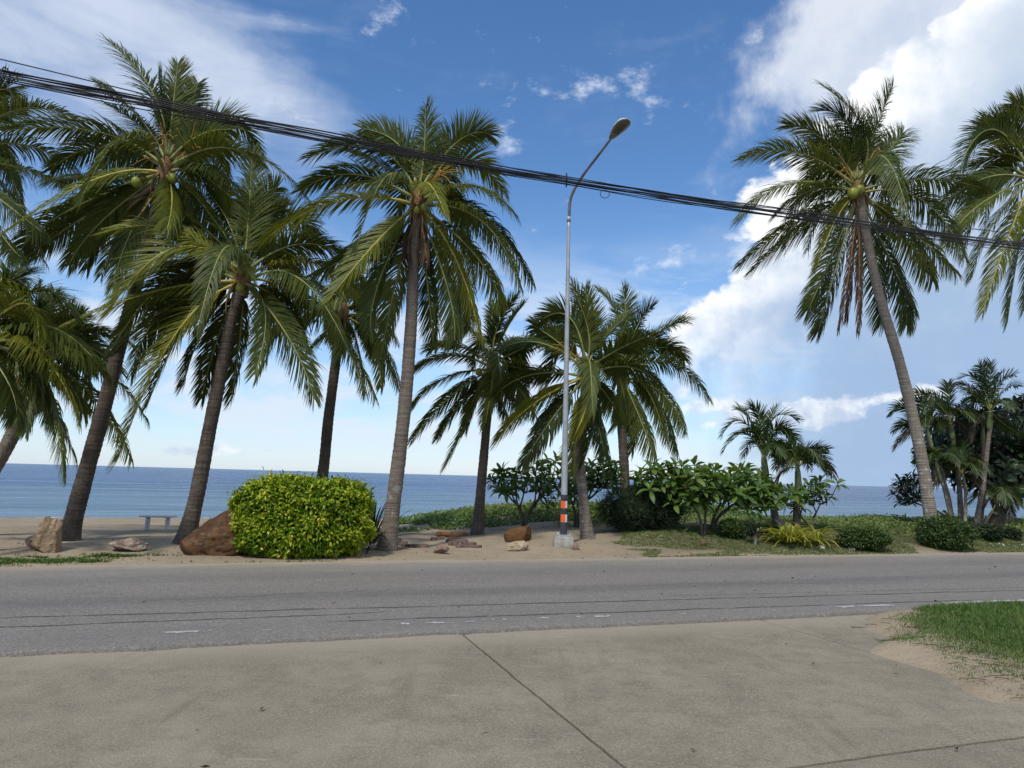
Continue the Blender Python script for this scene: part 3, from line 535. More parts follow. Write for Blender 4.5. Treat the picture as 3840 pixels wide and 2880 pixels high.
PALM_GROUP = 'coconut palms along the beach road'
def palm(label, base_px, trunk_px, crown_px, Y, fronds, r0=0.15, r1=0.10, tm='trunk_grey', fill=8, leaf=0.62, pairs=74, nuts=(), rad=3.0, seed=1, stalks=0, basept=None, low=True, fillmat='frond', fibre=True, Ytop=None, ring=1):
    global rng
    rng = np.random.default_rng(seed); Yt = Ytop or Y
    C = at(*crown_px, Yt)
    if basept is None:
        b = at(*base_px, Y); base = onground(b)
    else: base = onground(np.array(basept))
    root = thing('coconut_palm', label, 'palm tree', base, PALM_GROUP)
    k = len(trunk_px); path = [base-np.array([0, 0, 0.08])]
    for i, p in enumerate(trunk_px): path.append(at(*p, Y+(Yt-Y)*(i+1)/(k+1)))
    top = C-np.array([0, 0, 0.12]); path.append(top)
    V, F = trunk_geo(path, r0, r1); link('trunk', mesh('trunk', V-base, F, smooth=True), M[tm], root)
    # sheath of leaf bases at the top of the trunk
    prof = [(r1*1.0, -0.40), (r1*1.3, -0.2), (r1*1.55, 0.0), (r1*1.25, 0.16), (r1*0.6, 0.28), (0.01, 0.34)]
    V, F = lathe(prof, 14); V = V*(1+0.25*(fbm(V[:, :1]*9+V[:, 2:]*4, V[:, 1:2]*9, 3)-0.5)); link('leaf_sheath', mesh('leaf_sheath', V+C-base, F, smooth=True), M['fiber'], root)
    for f in fronds:
        (mx, my), (tx, ty), dy = f[0], f[1], f[2]; kw = dict(f[3]) if len(f) > 3 else {}
        Mp = at(mx, my, Yt+dy*0.45); Tp = at(tx, ty, Yt+dy)
        st = C+nrm(Mp-C)*r1*1.1+np.array([0, 0, -0.05+0.25*max(0, nrm(Mp-C)[2])])
        up = nrm(Mp-C)[2]; d = kw.pop('droop', float(np.clip(1.15-.85*up, 0.35, 1.6))); mat = kw.pop('mat', 'frond'); rib = kw.pop('rib', 'midrib' if mat == 'frond_y' else ('midrib_dead' if mat == 'frond_d' else 'midrib_green'))
        lf = kw.pop('leaf', leaf); pr = kw.pop('pairs', pairs); rl = kw.pop('roll', float(rng.normal(0, 0.55)))
        add_frond(root, base, st, Mp, Tp, mat, rib, leaf=lf*1.04, pairs=int(pr*1.55), droop=d, roll=rl, **kw)
    fill = int(fill*.62)+1
    for q in range(fill):
        a = (np.pi*(0.06+0.88*(q+rng.random()*0.7)/max(fill-1, 1)) if q < fill-1 else -np.pi*rng.uniform(.15, .85)); e = rng.uniform(-0.6, 0.75) if q < fill-1 else -.55 if low else rng.uniform(0.0, 0.9); r = rad*rng.uniform(0.75, 1.0)
        # fronds that reach towards and away from the viewer
        h = np.array([math.cos(a)*0.55, math.sin(a), 0]); st = C+h*r1; Mp = C+h*r*0.5*math.cos(e*0.8)+np.array([0, 0, r*(0.26+0.36*e)]); Tp = C+h*r*(0.92-0.2*abs(e))+np.array([0, 0, r*(-0.30+0.5*e)])
        add_frond(root, base, st, Mp, Tp, fillmat, 'midrib_green', leaf=leaf*0.95, pairs=int(pairs*1.3), droop=float(np.clip(1.1-0.7*e, 0.4, 1.5)), roll=float(rng.normal(0, 0.3)))
    for q in range(ring):                               # fronds spreading sideways, behind the ones in front
        th = math.radians(-55+290*(q+rng.random()*.8)/ring); L = rad*rng.uniform(.85, 1.1); h = np.array([math.cos(th), rng.uniform(.1, .55), math.sin(th)*.9]); Mp = C+h*L*.5+np.array([0, 0, L*.10]); Tp = C+h*L*np.array([.95, 1, .8])-np.array([0, 0, L*(.22+.12*abs(math.cos(th)))])
        add_frond(root, base, C, Mp, Tp, fillmat if rng.random() < .75 else 'frond_y', 'midrib_green', leaf=leaf, pairs=int(pairs*1.4), droop=float(np.clip(1.1-.8*math.sin(th), .4, 1.5)), roll=float(rng.normal(0, .5)))
    for (nx, ny, nr) in nuts:
        c = at(nx, ny, Yt-0.26); V, F = sphere_geo((0, 0, 0), 1.0); o = link('coconut', mesh('coconut', V*np.array([nr, nr, nr*1.18]), F, smooth=True), M['coconut'], root, c-base); o.rotation_euler = (rng.uniform(-.5, .5), rng.uniform(-.5, .5), 0)
    for q in range(stalks):
        a = rng.uniform(0, 2*np.pi); parts = []; o0 = C+np.array([math.cos(a)*0.1, math.sin(a)*0.12-0.05, 0.12]); ax = np.array([math.cos(a)*0.45, -0.2+0.3*math.sin(a), 0.38]); parts.append(tube(catmull([o0, o0+ax*0.5, o0+ax], 6), 0.014, 5))
        for w in range(16):
            s0 = o0+ax*(0.35+0.65*w/16); dd = ax*0.5+rng.normal(0, 0.2, 3); parts.append(tube(catmull([s0, s0+dd*0.6, s0+dd+np.array([0, 0, -0.12])], 5), 0.006, 4))
        V, F = merge(parts); link('flower_stalk', mesh('flower_stalk', V-base, F), M['flower_stalk'], root)
    if fibre:
        parts = []
        for q in range(9):
            a = rng.uniform(0, 2*np.pi); s0 = C+np.array([math.cos(a)*r1*1.3, math.sin(a)*r1*1.3, -0.1]); ln = rng.uniform(0.4, 0.9); e0 = s0+np.array([math.cos(a)*0.12, math.sin(a)*0.12, -ln])
            parts.append(tube(catmull([s0, (s0+e0)/2+np.array([math.cos(a)*.08, math.sin(a)*.08, 0]), e0], 6), np.linspace(0.03, 0.008, 6), 5))
        V, F = merge(parts); link('dry_leaf_base', mesh('dry_leaf_base', V-base, F), M['fiber'], root)
    return root
def fr(z, lst):
    out = []
    for e in lst:
        mx, my, tx, ty, dy = e[:5]; out.append((z(mx, my), z(tx, ty), dy, e[5] if len(e) > 5 else {}))
    return out
zA = Zm(0, 100, 1.659); zB = Zm(400, 500, 1.659); zC = Zm(0, 1000, 2.07375); zD = Zm(1000, 900, 2.07375); zE = Zm(900, 300, 1.508)
zG = Zm(1500, 1000, 1.3825); zH = Zm(2640, 200, 1.3825); zJ = Zm(2600, 1300, 1.784); zK = Zm(3240, 1300, 2.07375); zL = Zm(1780, 1650, 3.687); zM = Zm(2300, 1600, 2.458)
Yl = dict(mat='frond_y'); Dd = dict(mat='frond_d', wind=0.3, droop=2.6, thin=0.45, leaf=.5, ang=(35, 15))
def d2(x, y): return (x*S, y*S)

# tall palm at the far left edge, mostly outside the picture
palm('tall coconut palm cut off by the left picture edge, only its upper fronds showing', None, [(-330, 1300), (-260, 900)], zA(-300, 820), 14.6,
     fr(zA, [(130, 512, 520, 610, -.2, dict(roll=-.2)), (60, 862, 440, 1010, -.4), (20, 1090, 280, 1290, -.5), (-10, 1270, 140, 1440, -.6), (-350, 500, -500, 200, .3), (-100, 560, 60, 560, .8), (-500, 900, -800, 1200, 0)]),
     fill=5, ring=6, seed=11, basept=(-13.0, 14.6), r0=0.17)
# low palm off the left edge whose fronds arch in
palm('low coconut palm just outside the left edge, broad arching fronds reaching in', None, [(-190, 1750)], zC(-160, 560), 11.6,
     fr(zC, [(200, 285, 300, 570, -.6, dict(mat='frond_y', roll=.5)), (300, 665, 600, 1180, -.7, dict(mat='frond_y', roll=.5)), (450, 600, 835, 830, .3), (60, 900, 130, 1150, -.4), (-300, 300, -500, 500, 0), (-250, 900, -350, 1250, 0), (40, 200, 180, 60, .6), (420, 800, 640, 1130, .2)]),
     fill=6, ring=7, seed=12, basept=(-9.4, 11.9), r0=0.17, leaf=0.66, rad=2.4)
# leaning palm at the left edge
palm('coconut palm with reddish trunk leaning in from the left edge', None, [zC(0, 1490), zC(140, 1200), zC(220, 1000)], zC(270, 760), 15.0,
     fr(zC, [(425, 1190, 492, 1640, -.7, dict(roll=.9, pairs=60)), (500, 640, 720, 830, .2), (520, 560, 700, 640, .5), (110, 820, -30, 1160, -.2), (220, 980, 200, 1290, -.8), (330, 960, 400, 1250, .4), (150, 600, -60, 700, .4), (260, 520, 130, 330, .4), (390, 520, 560, 300, .3), (480, 830, 640, 1080, -.3), (60, 950, -60, 1100, .5), (330, 480, 420, 200, .2), (200, 480, 60, 240, .3), (470, 480, 640, 380, .1), (300, 420, 300, 120, .4, dict(droop=.4)), (560, 700, 760, 760, .3), (100, 650, -80, 560, .2), (560, 500, 880, 560, .6), (620, 600, 940, 830, .5), (500, 900, 700, 1120, .5)]),
     fill=6, ring=7, seed=13, basept=(-11.6, 15.0), r0=0.16, r1=0.11, tm='trunk_grey', leaf=0.55, rad=2.3)
# tall palm with dark leaning trunk
palm('tallest coconut palm on the left, dark trunk leaning right, two green nuts', d2(145, 1168), [d2(175, 1060), d2(222, 890), d2(262, 735), d2(310, 560)], zA(1035, 890), 14.4,
     fr(zA, [(955, 420, 660, 80, -.2, dict(roll=1.0, wind=1.6, droop=.5)), (1075, 520, 1105, 235, 0, dict(droop=.25, roll=0.2)), (1010, 540, 985, 300, .3, dict(droop=.3)), (860, 560, 610, 360, .5, dict(wind=1.6)), (900, 640, 650, 480, .7, dict(wind=1.5)), (1160, 560, 1230, 350, .3, dict(wind=1.3)),
             (1235, 680, 1440, 640, -.1), (1380, 752, 1650, 880, -.3, dict(roll=.2)), (1270, 890, 1520, 1030, -.6), (600, 652, 15, 650, -.4, dict(leaf=.68)), (640, 745, 320, 890, .5), (600, 948, 50, 1270, -.7, dict(mat='frond_y')),
             (640, 1205, 430, 1480, .3), (520, 1190, 170, 1430, .8), (1070, 1060, 1040, 1260, -1.1, dict(mat='frond_y', roll=0)), (930, 1085, 855, 1190, -.5, dict(mat='frond_d', rib='midrib_orange', thin=.9, rr=.035)), (1250, 1100, 1390, 1330, .6), (860, 1200, 760, 1440, .5), (700, 1150, 540, 1500, .7), (820, 1270, 700, 1620, .3), (330, 1200, 120, 1460, .9), (560, 1080, 250, 1330, 1.0), (450, 940, 400, 960, 1.1), (1180, 1180, 1250, 1450, .8)]),
     fill=8, ring=6, seed=14, r0=0.185, r1=0.105, tm='trunk_dark', nuts=[(zA(848, 968)[0], zA(848, 968)[1], .10), (zA(1072, 945)[0], zA(1072, 945)[1], .10)], stalks=3, leaf=.66, pairs=80)
# palm behind the big rock
palm('coconut palm rising behind the big brown rock, wide yellow-ribbed fronds', None, [d2(425, 1070), d2(452, 930), d2(480, 790), d2(498, 700)], zB(850, 900), 14.0,
     fr(zB, [(885, 490, 905, 120, .1, dict(droop=.25, roll=.1)), (680, 550, 465, 300, .2, dict(roll=.3)), (430, 712, 15, 1110, -1.0, dict(mat='frond_y', leaf=.86, pairs=100, roll=1.0, droop=.5)), (420, 600, -10, 620, -.4, dict(mat='frond_y', roll=.9, droop=.6)), (300, 985, -280, 1205, -.8, dict(mat='frond_y', leaf=.72)),
             (440, 1235, 75, 2020, -1.0, dict(mat='frond_y', leaf=.82, pairs=100, roll=1.1, droop=.45)), (985, 1110, 922, 1500, -1.3, dict(wind=1.5, roll=.5)), (1130, 1270, 1290, 1650, -.5, dict(roll=.9, droop=.6)), (1250, 945, 1600, 1600, -.6, dict(leaf=.68)), (1180, 692, 1470, 750, .3), (960, 570, 1100, 470, .4), (940, 500, 1060, 340, .3, dict(droop=.4)),
             (820, 735, 905, 910, -1.0, dict(leaf=.5)), (830, 1260, 775, 1660, .5), (700, 1250, 590, 1650, .6), (560, 1060, 330, 1350, .5), (760, 560, 640, 380, .6), (1080, 1050, 1230, 1300, .6), (620, 1180, 480, 1560, .1), (420, 900, 40, 1330, .2), (380, 1080, 150, 1500, .3), (600, 800, 300, 850, .8), (560, 900, 200, 1050, .6), (470, 820, 60, 1000, .1, dict(mat='frond_y', roll=.8)), (330, 1120, -60, 1480, -.2, dict(roll=.8)), (520, 1150, 250, 1700, .2, dict(roll=.7)), (640, 620, 420, 480, .7)]),
     fill=8, ring=5, seed=15, basept=tuple(at(398*S,1170*S,14.0)[:2]), r0=0.16, r1=0.105, tm='trunk_dark', nuts=[(zB(830, 965)[0], zB(830, 965)[1], .085)], leaf=.64, pairs=82)
# thin palm further back between the two
palm('slim dark coconut palm standing behind the yellow-green hedge', None, [d2(693, 1045), d2(710, 900), d2(727, 770)], zD(590, 560), 17.6,
     fr(zD, [(700, 800, 748, 1200, -.3), (830, 780, 885, 1150, .2), (930, 850, 1040, 1240, .1), (470, 720, 300, 900, 0), (850, 610, 1010, 790, -.3), (400, 570, 200, 720, .3), (600, 400, 650, 230, 0), (750, 480, 920, 420, .4), (480, 430, 370, 320, .3), (600, 720, 560, 960, -.6), (760, 650, 820, 900, .4)]),
     fill=6, ring=5, seed=16, basept=(-5.0, 17.6), r0=0.15, r1=0.11, tm='trunk_dark', leaf=.55, rad=2.2)
# palm right of the hedge
palm('tall coconut palm with pale grey trunk just right of the hedge', d2(835, 1192), [d2(858, 1020), d2(876, 860), d2(888, 700), d2(893, 580)], zE(1005, 690), 13.9,
     fr(zE, [(1040, 430, 1048, 150, 0, dict(droop=.6)), (905, 375, 690, 275, .4), (760, 380, 385, 440, -.2, dict(roll=.2)), (640, 533, 345, 625, .2), (560, 680, 125, 915, -.6, dict(mat='frond_y')), (1235, 345, 1415, 310, .1), (1330, 602, 1562, 775, 0), (1370, 800, 1582, 1170, -.3),
             (1330, 990, 1480, 1270, .2), (1215, 1000, 1358, 1450, -.8, dict(mat='frond_y')), (1065, 585, 1165, 770, -1.2, dict(mat='frond_y', leaf=.5)), (760, 930, 495, 1255, -1.0, dict(mat='frond_y', roll=1.0, droop=.5)), (740, 920, 420, 1100, .4), (880, 1150, 800, 1560, .3), (1060, 1150, 1095, 1500, .5), (800, 1100, 735, 1420, -.3), (1180, 1200, 1210, 1480, .2), (1250, 1130, 1300, 1400, .6),
             (960, 880, 950, 1010, -.3, Dd), (1040, 880, 1050, 1000, -.2, Dd), (990, 470, 900, 300, .7), (1130, 480, 1180, 330, .5), (860, 520, 640, 420, .8)]),
     fill=7, ring=3, seed=17, r0=0.15, r1=0.105, tm='trunk_grey', nuts=[(zE(1040, 720)[0], zE(1040, 720)[1], .075), (zE(1000, 735)[0], zE(1000, 735)[1], .07)], leaf=.62, pairs=80, stalks=1)
# short palm left of the lamp post
palm('short coconut palm with five green nuts, left of the lamp post', d2(1030, 1162), [d2(1042, 1020), d2(1055, 880)], zG(480, 520), 17.4,
     fr(zG, [(510, 300, 605, 165, 0, dict(droop=.3)), (470, 330, 490, 190, .3, dict(droop=.3)), (560, 310, 640, 200, .2), (240, 462, 60, 560, 0), (275, 405, 150, 435, .4), (230, 580, 62, 730, -.2), (255, 680, 58, 905, -.3), (320, 700, 195, 890, .2), (370, 760, 230, 1045, -.4, dict(roll=.7)), (475, 620, 440, 830, -1.0, dict(mat='frond_y')),
             (600, 520, 725, 570, .2), (620, 430, 735, 370, .3), (600, 610, 700, 770, 0), (560, 650, 620, 780, .4), (400, 640, 340, 850, .3), (520, 680, 560, 800, -.5)]),
     fill=5, seed=18, r0=0.13, r1=0.09, tm='trunk_dark', nuts=[(zG(a, b)[0], zG(a, b)[1], .085) for a, b in ((465, 505), (495, 512), (520, 546), (408, 545), (500, 545))], leaf=.55, rad=2.2)
# palm directly right of the lamp post
palm('coconut palm just right of the lamp post with three hanging yellow-green nuts', d2(1270, 1182), [d2(1258, 1060), d2(1252, 960)], zG(965, 555), 16.0,
     fr(zG, [(975, 330, 890, 95, -.1, dict(droop=.3, roll=.3)), (985, 340, 960, 110, .3, dict(droop=.3)), (880, 265, 735, 275, .2), (815, 388, 690, 305, .4), (720, 395, 508, 435, 0), (680, 560, 498, 665, .2), (680, 720, 498, 915, -.5, dict(mat='frond_y')), (760, 830, 638, 1025, .3), (962, 740, 850, 970, -.8, dict(mat='frond_y', roll=.5)), (1000, 800, 945, 1030, -.4), (1020, 800, 1062, 965, -.2),
             (1130, 430, 1275, 365, -.6, dict(roll=.5)), (1190, 520, 1350, 615, -.3), (1060, 370, 1165, 270, .3), (840, 680, 700, 850, .5), (780, 640, 600, 770, .3), (930, 850, 900, 1060, .5), (1060, 650, 1150, 800, .4)]),
     fill=6, seed=19, r0=0.13, r1=0.09, tm='trunk_grey', nuts=[(zG(a, b)[0], zG(a, b)[1], .105) for a, b in ((985, 597), (988, 628), (1008, 640))], stalks=2, leaf=.58, rad=2.4)
# palm behind it
palm('coconut palm behind the feathery dark bush, dark straight trunk', d2(1353, 1130), [d2(1348, 1000), d2(1340, 880)], zG(1150, 560), 20.5,
     fr(zG, [(1335, 350, 1488, 282, 0), (1235, 300, 1305, 215, .3), (1130, 270, 1030, 125, 0), (1170, 280, 1155, 115, .4, dict(droop=.35)), (1400, 500, 1602, 690, -.5), (1360, 660, 1478, 855, 0), (1330, 720, 1432, 965, .3), (1245, 790, 1322, 995, -.5, dict(roll=.8)), (1350, 420, 1475, 485, .3), (1150, 720, 1110, 830, 0), (1200, 750, 1200, 960, .4), (1060, 420, 950, 330, .5), (1280, 640, 1380, 900, -.3)]),
     fill=6, seed=20, r0=0.15, r1=0.11, tm='trunk_dark', leaf=.66, rad=2.8)
# tall leaning palm on the right
palm('tall coconut palm on the right, long pale trunk curving left, brown hanging fronds', d2(2015, 1158), [d2(2005, 1080), d2(1985, 960), d2(1945, 790), d2(1895, 620)], zH(800, 710), 18.6,
     fr(zH, [(832, 400, 608, 165, -.2, dict(roll=.9, wind=1.5, droop=.5)), (745, 370, 590, 300, .3, dict(roll=.6, wind=1.4)), (882, 420, 978, 178, .1, dict(droop=.4)), (922, 545, 1030, 412, 0, dict(droop=.7)), (470, 508, 188, 555, 0), (620, 445, 428, 372, .3), (440, 678, 180, 865, .1), (560, 708, 365, 850, -.5), (440, 900, 185, 1102, .2), (480, 930, 243, 1135, -.2), (690, 850, 588, 1100, -.8, dict(mat='frond_y')),
             (1150, 652, 1455, 705, 0), (1130, 760, 1350, 1060, -.5), (1050, 900, 1305, 1140, -.3), (1060, 980, 1185, 1180, .3), (620, 1150, 538, 1330, .2), (660, 1200, 593, 1440, .4), (750, 1150, 700, 1435, -.1, Dd), (805, 1150, 798, 1445, .2, Dd), (770, 1120, 740, 1380, .4, Dd), (905, 1150, 912, 1410, .3), (980, 1100, 1085, 1325, 0), (1000, 1180, 1050, 1405, .4), (740, 500, 650, 390, .5), (840, 560, 800, 380, .5), (700, 560, 560, 480, .5)]),
     fill=10, ring=0, seed=21, r0=0.17, r1=0.115, tm='trunk_pale', nuts=[(zH(772, 725)[0], zH(772, 725)[1], .14), (zH(806, 708)[0], zH(806, 708)[1], .12)], stalks=3, leaf=.80, pairs=80, rad=3.6)
# palm at the right edge
palm('coconut palm cut off by the right picture edge, grey-green drooping fronds', None, [(4010, 1500), (3950, 1000)], zH(1700, 640), 18.6,
     fr(zH, [(1480, 395, 1305, 650, -.2, dict(leaf=.85)), (1560, 360, 1400, 480, .3), (1600, 400, 1440, 385, .5), (1450, 650, 1205, 815, .2), (1410, 800, 1258, 995, -.2), (1490, 900, 1390, 1160, -.4), (1560, 1000, 1445, 1345, -.2, dict(mat='frond_y')), (1625, 1050, 1575, 1390, .2), (1690, 1000, 1660, 1330, -.4), (1700, 350, 1600, 260, .2), (1850, 400, 2050, 500, 0), (1900, 700, 2100, 1000, 0), (1560, 520, 1380, 600, .5)]),
     fill=9, ring=0, seed=22, basept=(15.8, 18.6), r0=0.17, r1=0.115, tm='trunk_pale', leaf=.78, rad=3.4)

# ------------------------------------------------------------------ leaf scatter
def leaf_scatter(P, D, ln, wd, rnd, fold=0.25, up=None):
    """diamond leaves, 4 triangles folded along the midrib, at P pointing along D"""
    n = len(P); D = nrm(D); R = rng.normal(0, 1, (n, 3)) if up is None else np.broadcast_to(up, (n, 3))+rng.normal(0, 0.45, (n, 3)); W = nrm(np.cross(D, R)); N = np.cross(W, D)
    ln = np.broadcast_to(ln, (n,))[:, None]; wd = np.broadcast_to(wd, (n,))[:, None]
    a = P; t = P+D*ln-N*ln*0.12; m = P+D*ln*0.48; l = m-W*wd*0.5+N*wd*fold; r = m+W*wd*0.5+N*wd*fold
    V = np.stack([a, l, m, r, t], 1).reshape(-1, 3); b = np.arange(n)[:, None]*5
    F = np.concatenate([b+np.array([[0, 2, 1]]), b+np.array([[0, 3, 2]]), b+np.array([[1, 2, 4]]), b+np.array([[2, 3, 4]])], 1).reshape(-1, 3)
    return V, F, np.repeat(rnd, 5)
def blades(P, h, w, lean=0.5, bend=0.6, rnd=None):
    n = len(P); a = rng.uniform(0, 2*np.pi, n); d = np.stack([np.cos(a), np.sin(a), np.zeros(n)], 1)*(lean*rng.random(n))[:, None]+np.array([0, 0, 1.0]); d = nrm(d)
    h = np.broadcast_to(h, (n,))[:, None]; w = np.broadcast_to(w, (n,))[:, None]; s = nrm(np.stack([-np.sin(a+rng.normal(0, 1, n)), np.cos(a), np.zeros(n)], 1))
    m = P+d*h*0.55; hz = np.stack([np.cos(a), np.sin(a), np.full(n, -0.2)], 1); t = m+nrm(d+hz*bend*rng.random((n, 1))*1.6)*h*0.5
    V = np.stack([P-s*w*.5, P+s*w*.5, m+s*w*.42, m-s*w*.42, t], 1).reshape(-1, 3); b = np.arange(n)[:, None]*5
    rnd = np.clip(rng.normal(0.45, 0.22, n), 0, 1) if rnd is None else rnd
    return V, [(b+np.array([[0, 1, 2, 3]])), (b+np.array([[3, 2, 4]]))], np.repeat(rnd, 5)

# ------------------------------------------------------------------ hedge
def blob_pts(n, c, r, p=2.0, zmin=-1.0):
    """points and outward normals on a superellipsoid"""
    d = nrm(rng.normal(0, 1, (n*2, 3))); k = (np.abs(d[:, 0])**p+np.abs(d[:, 1])**p+np.abs(d[:, 2])**p)**(-1/p); q = d*k[:, None]; q = q[q[:, 2] > zmin][:n]
    N = nrm(np.sign(q)*np.abs(q)**(p-1)/np.asarray(r)); return q*np.asarray(r)+np.asarray(c), N, q
def core_mesh(c, r, p=2.0, amp=0.1):
    V, F = sphere_geo((0, 0, 0), 1.0, nu=20, nv=14); d = nrm(V); k = (np.abs(d[:, 0])**p+np.abs(d[:, 1])**p+np.abs(d[:, 2])**p)**(-1/p)
    k = k*(1+amp*2*(fbm(d[:, 0]*3+c[0], d[:, 2]*3+d[:, 1]*2, 3)-0.5)); return d*k[:, None]*np.asarray(r)+np.asarray(c), F
def bush(name, label, cat, base, r, n, ln, wd, mat, p=2.2, amp=0.12, group=None, twig=0.0, up=0.35, bright=0.5, stem=True):
    root = thing(name, label, cat, base, group); r = np.array(r); c = np.array([0, 0, r[2]*0.92])
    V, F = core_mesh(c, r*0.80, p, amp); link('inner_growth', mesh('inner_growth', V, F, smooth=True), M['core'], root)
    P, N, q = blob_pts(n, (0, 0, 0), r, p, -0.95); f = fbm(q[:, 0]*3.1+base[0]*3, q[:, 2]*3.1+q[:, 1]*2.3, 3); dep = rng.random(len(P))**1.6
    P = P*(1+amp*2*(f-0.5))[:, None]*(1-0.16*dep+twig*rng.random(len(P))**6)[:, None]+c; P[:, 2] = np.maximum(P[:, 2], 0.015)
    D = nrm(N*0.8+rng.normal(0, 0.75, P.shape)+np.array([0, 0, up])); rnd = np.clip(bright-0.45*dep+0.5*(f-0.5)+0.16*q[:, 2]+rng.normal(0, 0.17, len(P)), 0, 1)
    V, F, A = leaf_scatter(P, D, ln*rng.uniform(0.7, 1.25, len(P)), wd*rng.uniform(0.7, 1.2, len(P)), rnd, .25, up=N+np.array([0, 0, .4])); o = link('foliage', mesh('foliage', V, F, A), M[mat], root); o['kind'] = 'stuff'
    if stem:
        parts = [tube(catmull([np.array([0, 0, -0.05]), np.array([rng.normal(0, .08), rng.normal(0, .08), r[2]*.5]), np.array([rng.normal(0, r[0]*.4), rng.normal(0, r[1]*.4), r[2]])], 6), np.linspace(.035, .015, 6)*min(1.0, r[2]*1.5), 6) for _ in range(4)]
        V, F = merge(parts); link('stem', mesh('stem', V, F, smooth=True), M['branch'], root)
    return root
def build_hedge():
    global rng
    rng = np.random.default_rng(31); b = onground(at(652*S, 1204*S, 12.75)); W, D_, H_ = 1.17, 0.60, 0.70
    root = thing('trimmed_hedge', 'rounded bright yellow-green trimmed hedge at the roadside', 'hedge', b); c = np.array([0, 0, H_*0.94])
    rz = ALPHA*0.6
    rot = np.array([[math.cos(rz), -math.sin(rz), 0], [math.sin(rz), math.cos(rz), 0], [0, 0, 1]])
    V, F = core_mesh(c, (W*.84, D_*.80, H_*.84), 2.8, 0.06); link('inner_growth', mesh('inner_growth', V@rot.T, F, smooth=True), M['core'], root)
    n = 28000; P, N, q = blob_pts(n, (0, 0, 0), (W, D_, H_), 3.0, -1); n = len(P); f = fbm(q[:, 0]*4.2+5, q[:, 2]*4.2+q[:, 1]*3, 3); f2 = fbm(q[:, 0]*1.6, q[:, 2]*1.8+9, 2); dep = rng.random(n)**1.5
    bulge = 1+0.26*(f-0.5)+0.26*(f2-0.5); lowl = np.where((q[:, 2] < -0.35) & (q[:, 0] < -0.3), 0.16, 0.0)*ss(-q[:, 2], .35, .8)
    sprig = (rng.random(n) < 0.10)*rng.random(n)*0.16*(q[:, 2] > 0.45)
    P = P*(bulge-0.17*dep+sprig)[:, None]; P[:, 0] -= lowl*(-q[:, 0]); P = P+c; P[:, 2] = np.maximum(P[:, 2], 0.02)
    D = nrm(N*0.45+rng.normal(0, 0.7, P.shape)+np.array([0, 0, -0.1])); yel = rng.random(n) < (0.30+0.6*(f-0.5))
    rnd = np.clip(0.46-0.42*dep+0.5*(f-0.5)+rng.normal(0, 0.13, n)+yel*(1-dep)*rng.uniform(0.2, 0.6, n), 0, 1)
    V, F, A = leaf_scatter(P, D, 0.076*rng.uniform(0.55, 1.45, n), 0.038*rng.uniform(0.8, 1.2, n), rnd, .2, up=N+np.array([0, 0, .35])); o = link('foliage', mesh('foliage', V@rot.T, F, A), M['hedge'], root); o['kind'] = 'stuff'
    parts = [tube(catmull([np.array([x, 0, -.05]), np.array([x+rng.normal(0, .06), rng.normal(0, .1), .35]), np.array([x+rng.normal(0, .15), rng.normal(0, .2), .85])], 6), np.linspace(.03, .012, 6), 6) for x in np.linspace(-.8, .8, 7)]
    V, F = merge(parts); link('stem', mesh('stem', V@rot.T, F, smooth=True), M['branch'], root)
build_hedge()
def strap_plant(name, label, base, n, ln, wd, mat, group=None, lift=(0.5, 1.3), arch=1.0, cat='plant', rib=False):
    root = thing(name, label, cat, base, group)
    for k in range(n):
        a = 2*np.pi*(k*0.618+rng.random()*0.2); e = rng.uniform(*lift); l = ln*rng.uniform(0.7, 1.1); h = np.array([math.cos(a), math.sin(a), 0]); m = 8; t = np.linspace(0, 1, m)
        ang = e-arch*1.5*t**1.3; st = np.cumsum(np.stack([np.cos(ang), np.sin(ang)], 1)*l/m, 0); C = h*st[:, :1]*1.0+np.array([0, 0, 1.0])*np.maximum(st[:, 1:], -0.02 if e > 0.2 else -0.1)+h*0.02; s_ = np.array([-math.sin(a), math.cos(a), 0]); w = wd*np.interp(t, [0, .15, .5, .85, 1], [.6, .9, 1, .6, .03])
        nz = np.array([0, 0, 1.0]); V = np.stack([C-s_*w[:, None]*.5+nz*w[:, None]*.18, C, C+s_*w[:, None]*.5+nz*w[:, None]*.18], 1).reshape(-1, 3); i = np.arange(m-1)[:, None]*3; j = np.arange(2)[None]
        Q = np.stack([i+j, i+j+1, i+j+4, i+j+3], -1).reshape(-1, 4); base_r = rng.uniform(0.35, 0.9); A = np.tile([min(1, base_r+.25), base_r-.35, min(1, base_r+.25)], m) if rib else np.full(3*m, base_r)
        link('leaf', mesh('leaf', V, Q, np.clip(A, 0, 1)), M[mat], root)
    return root
rng = np.random.default_rng(32)
strap_plant('spiky_plant', 'dark spiky plant showing behind the right end of the hedge', onground(at(1392, 2040, 14.3)), 64, 1.15, 0.05, 'spiky', lift=(0.1, 1.5), arch=0.30)

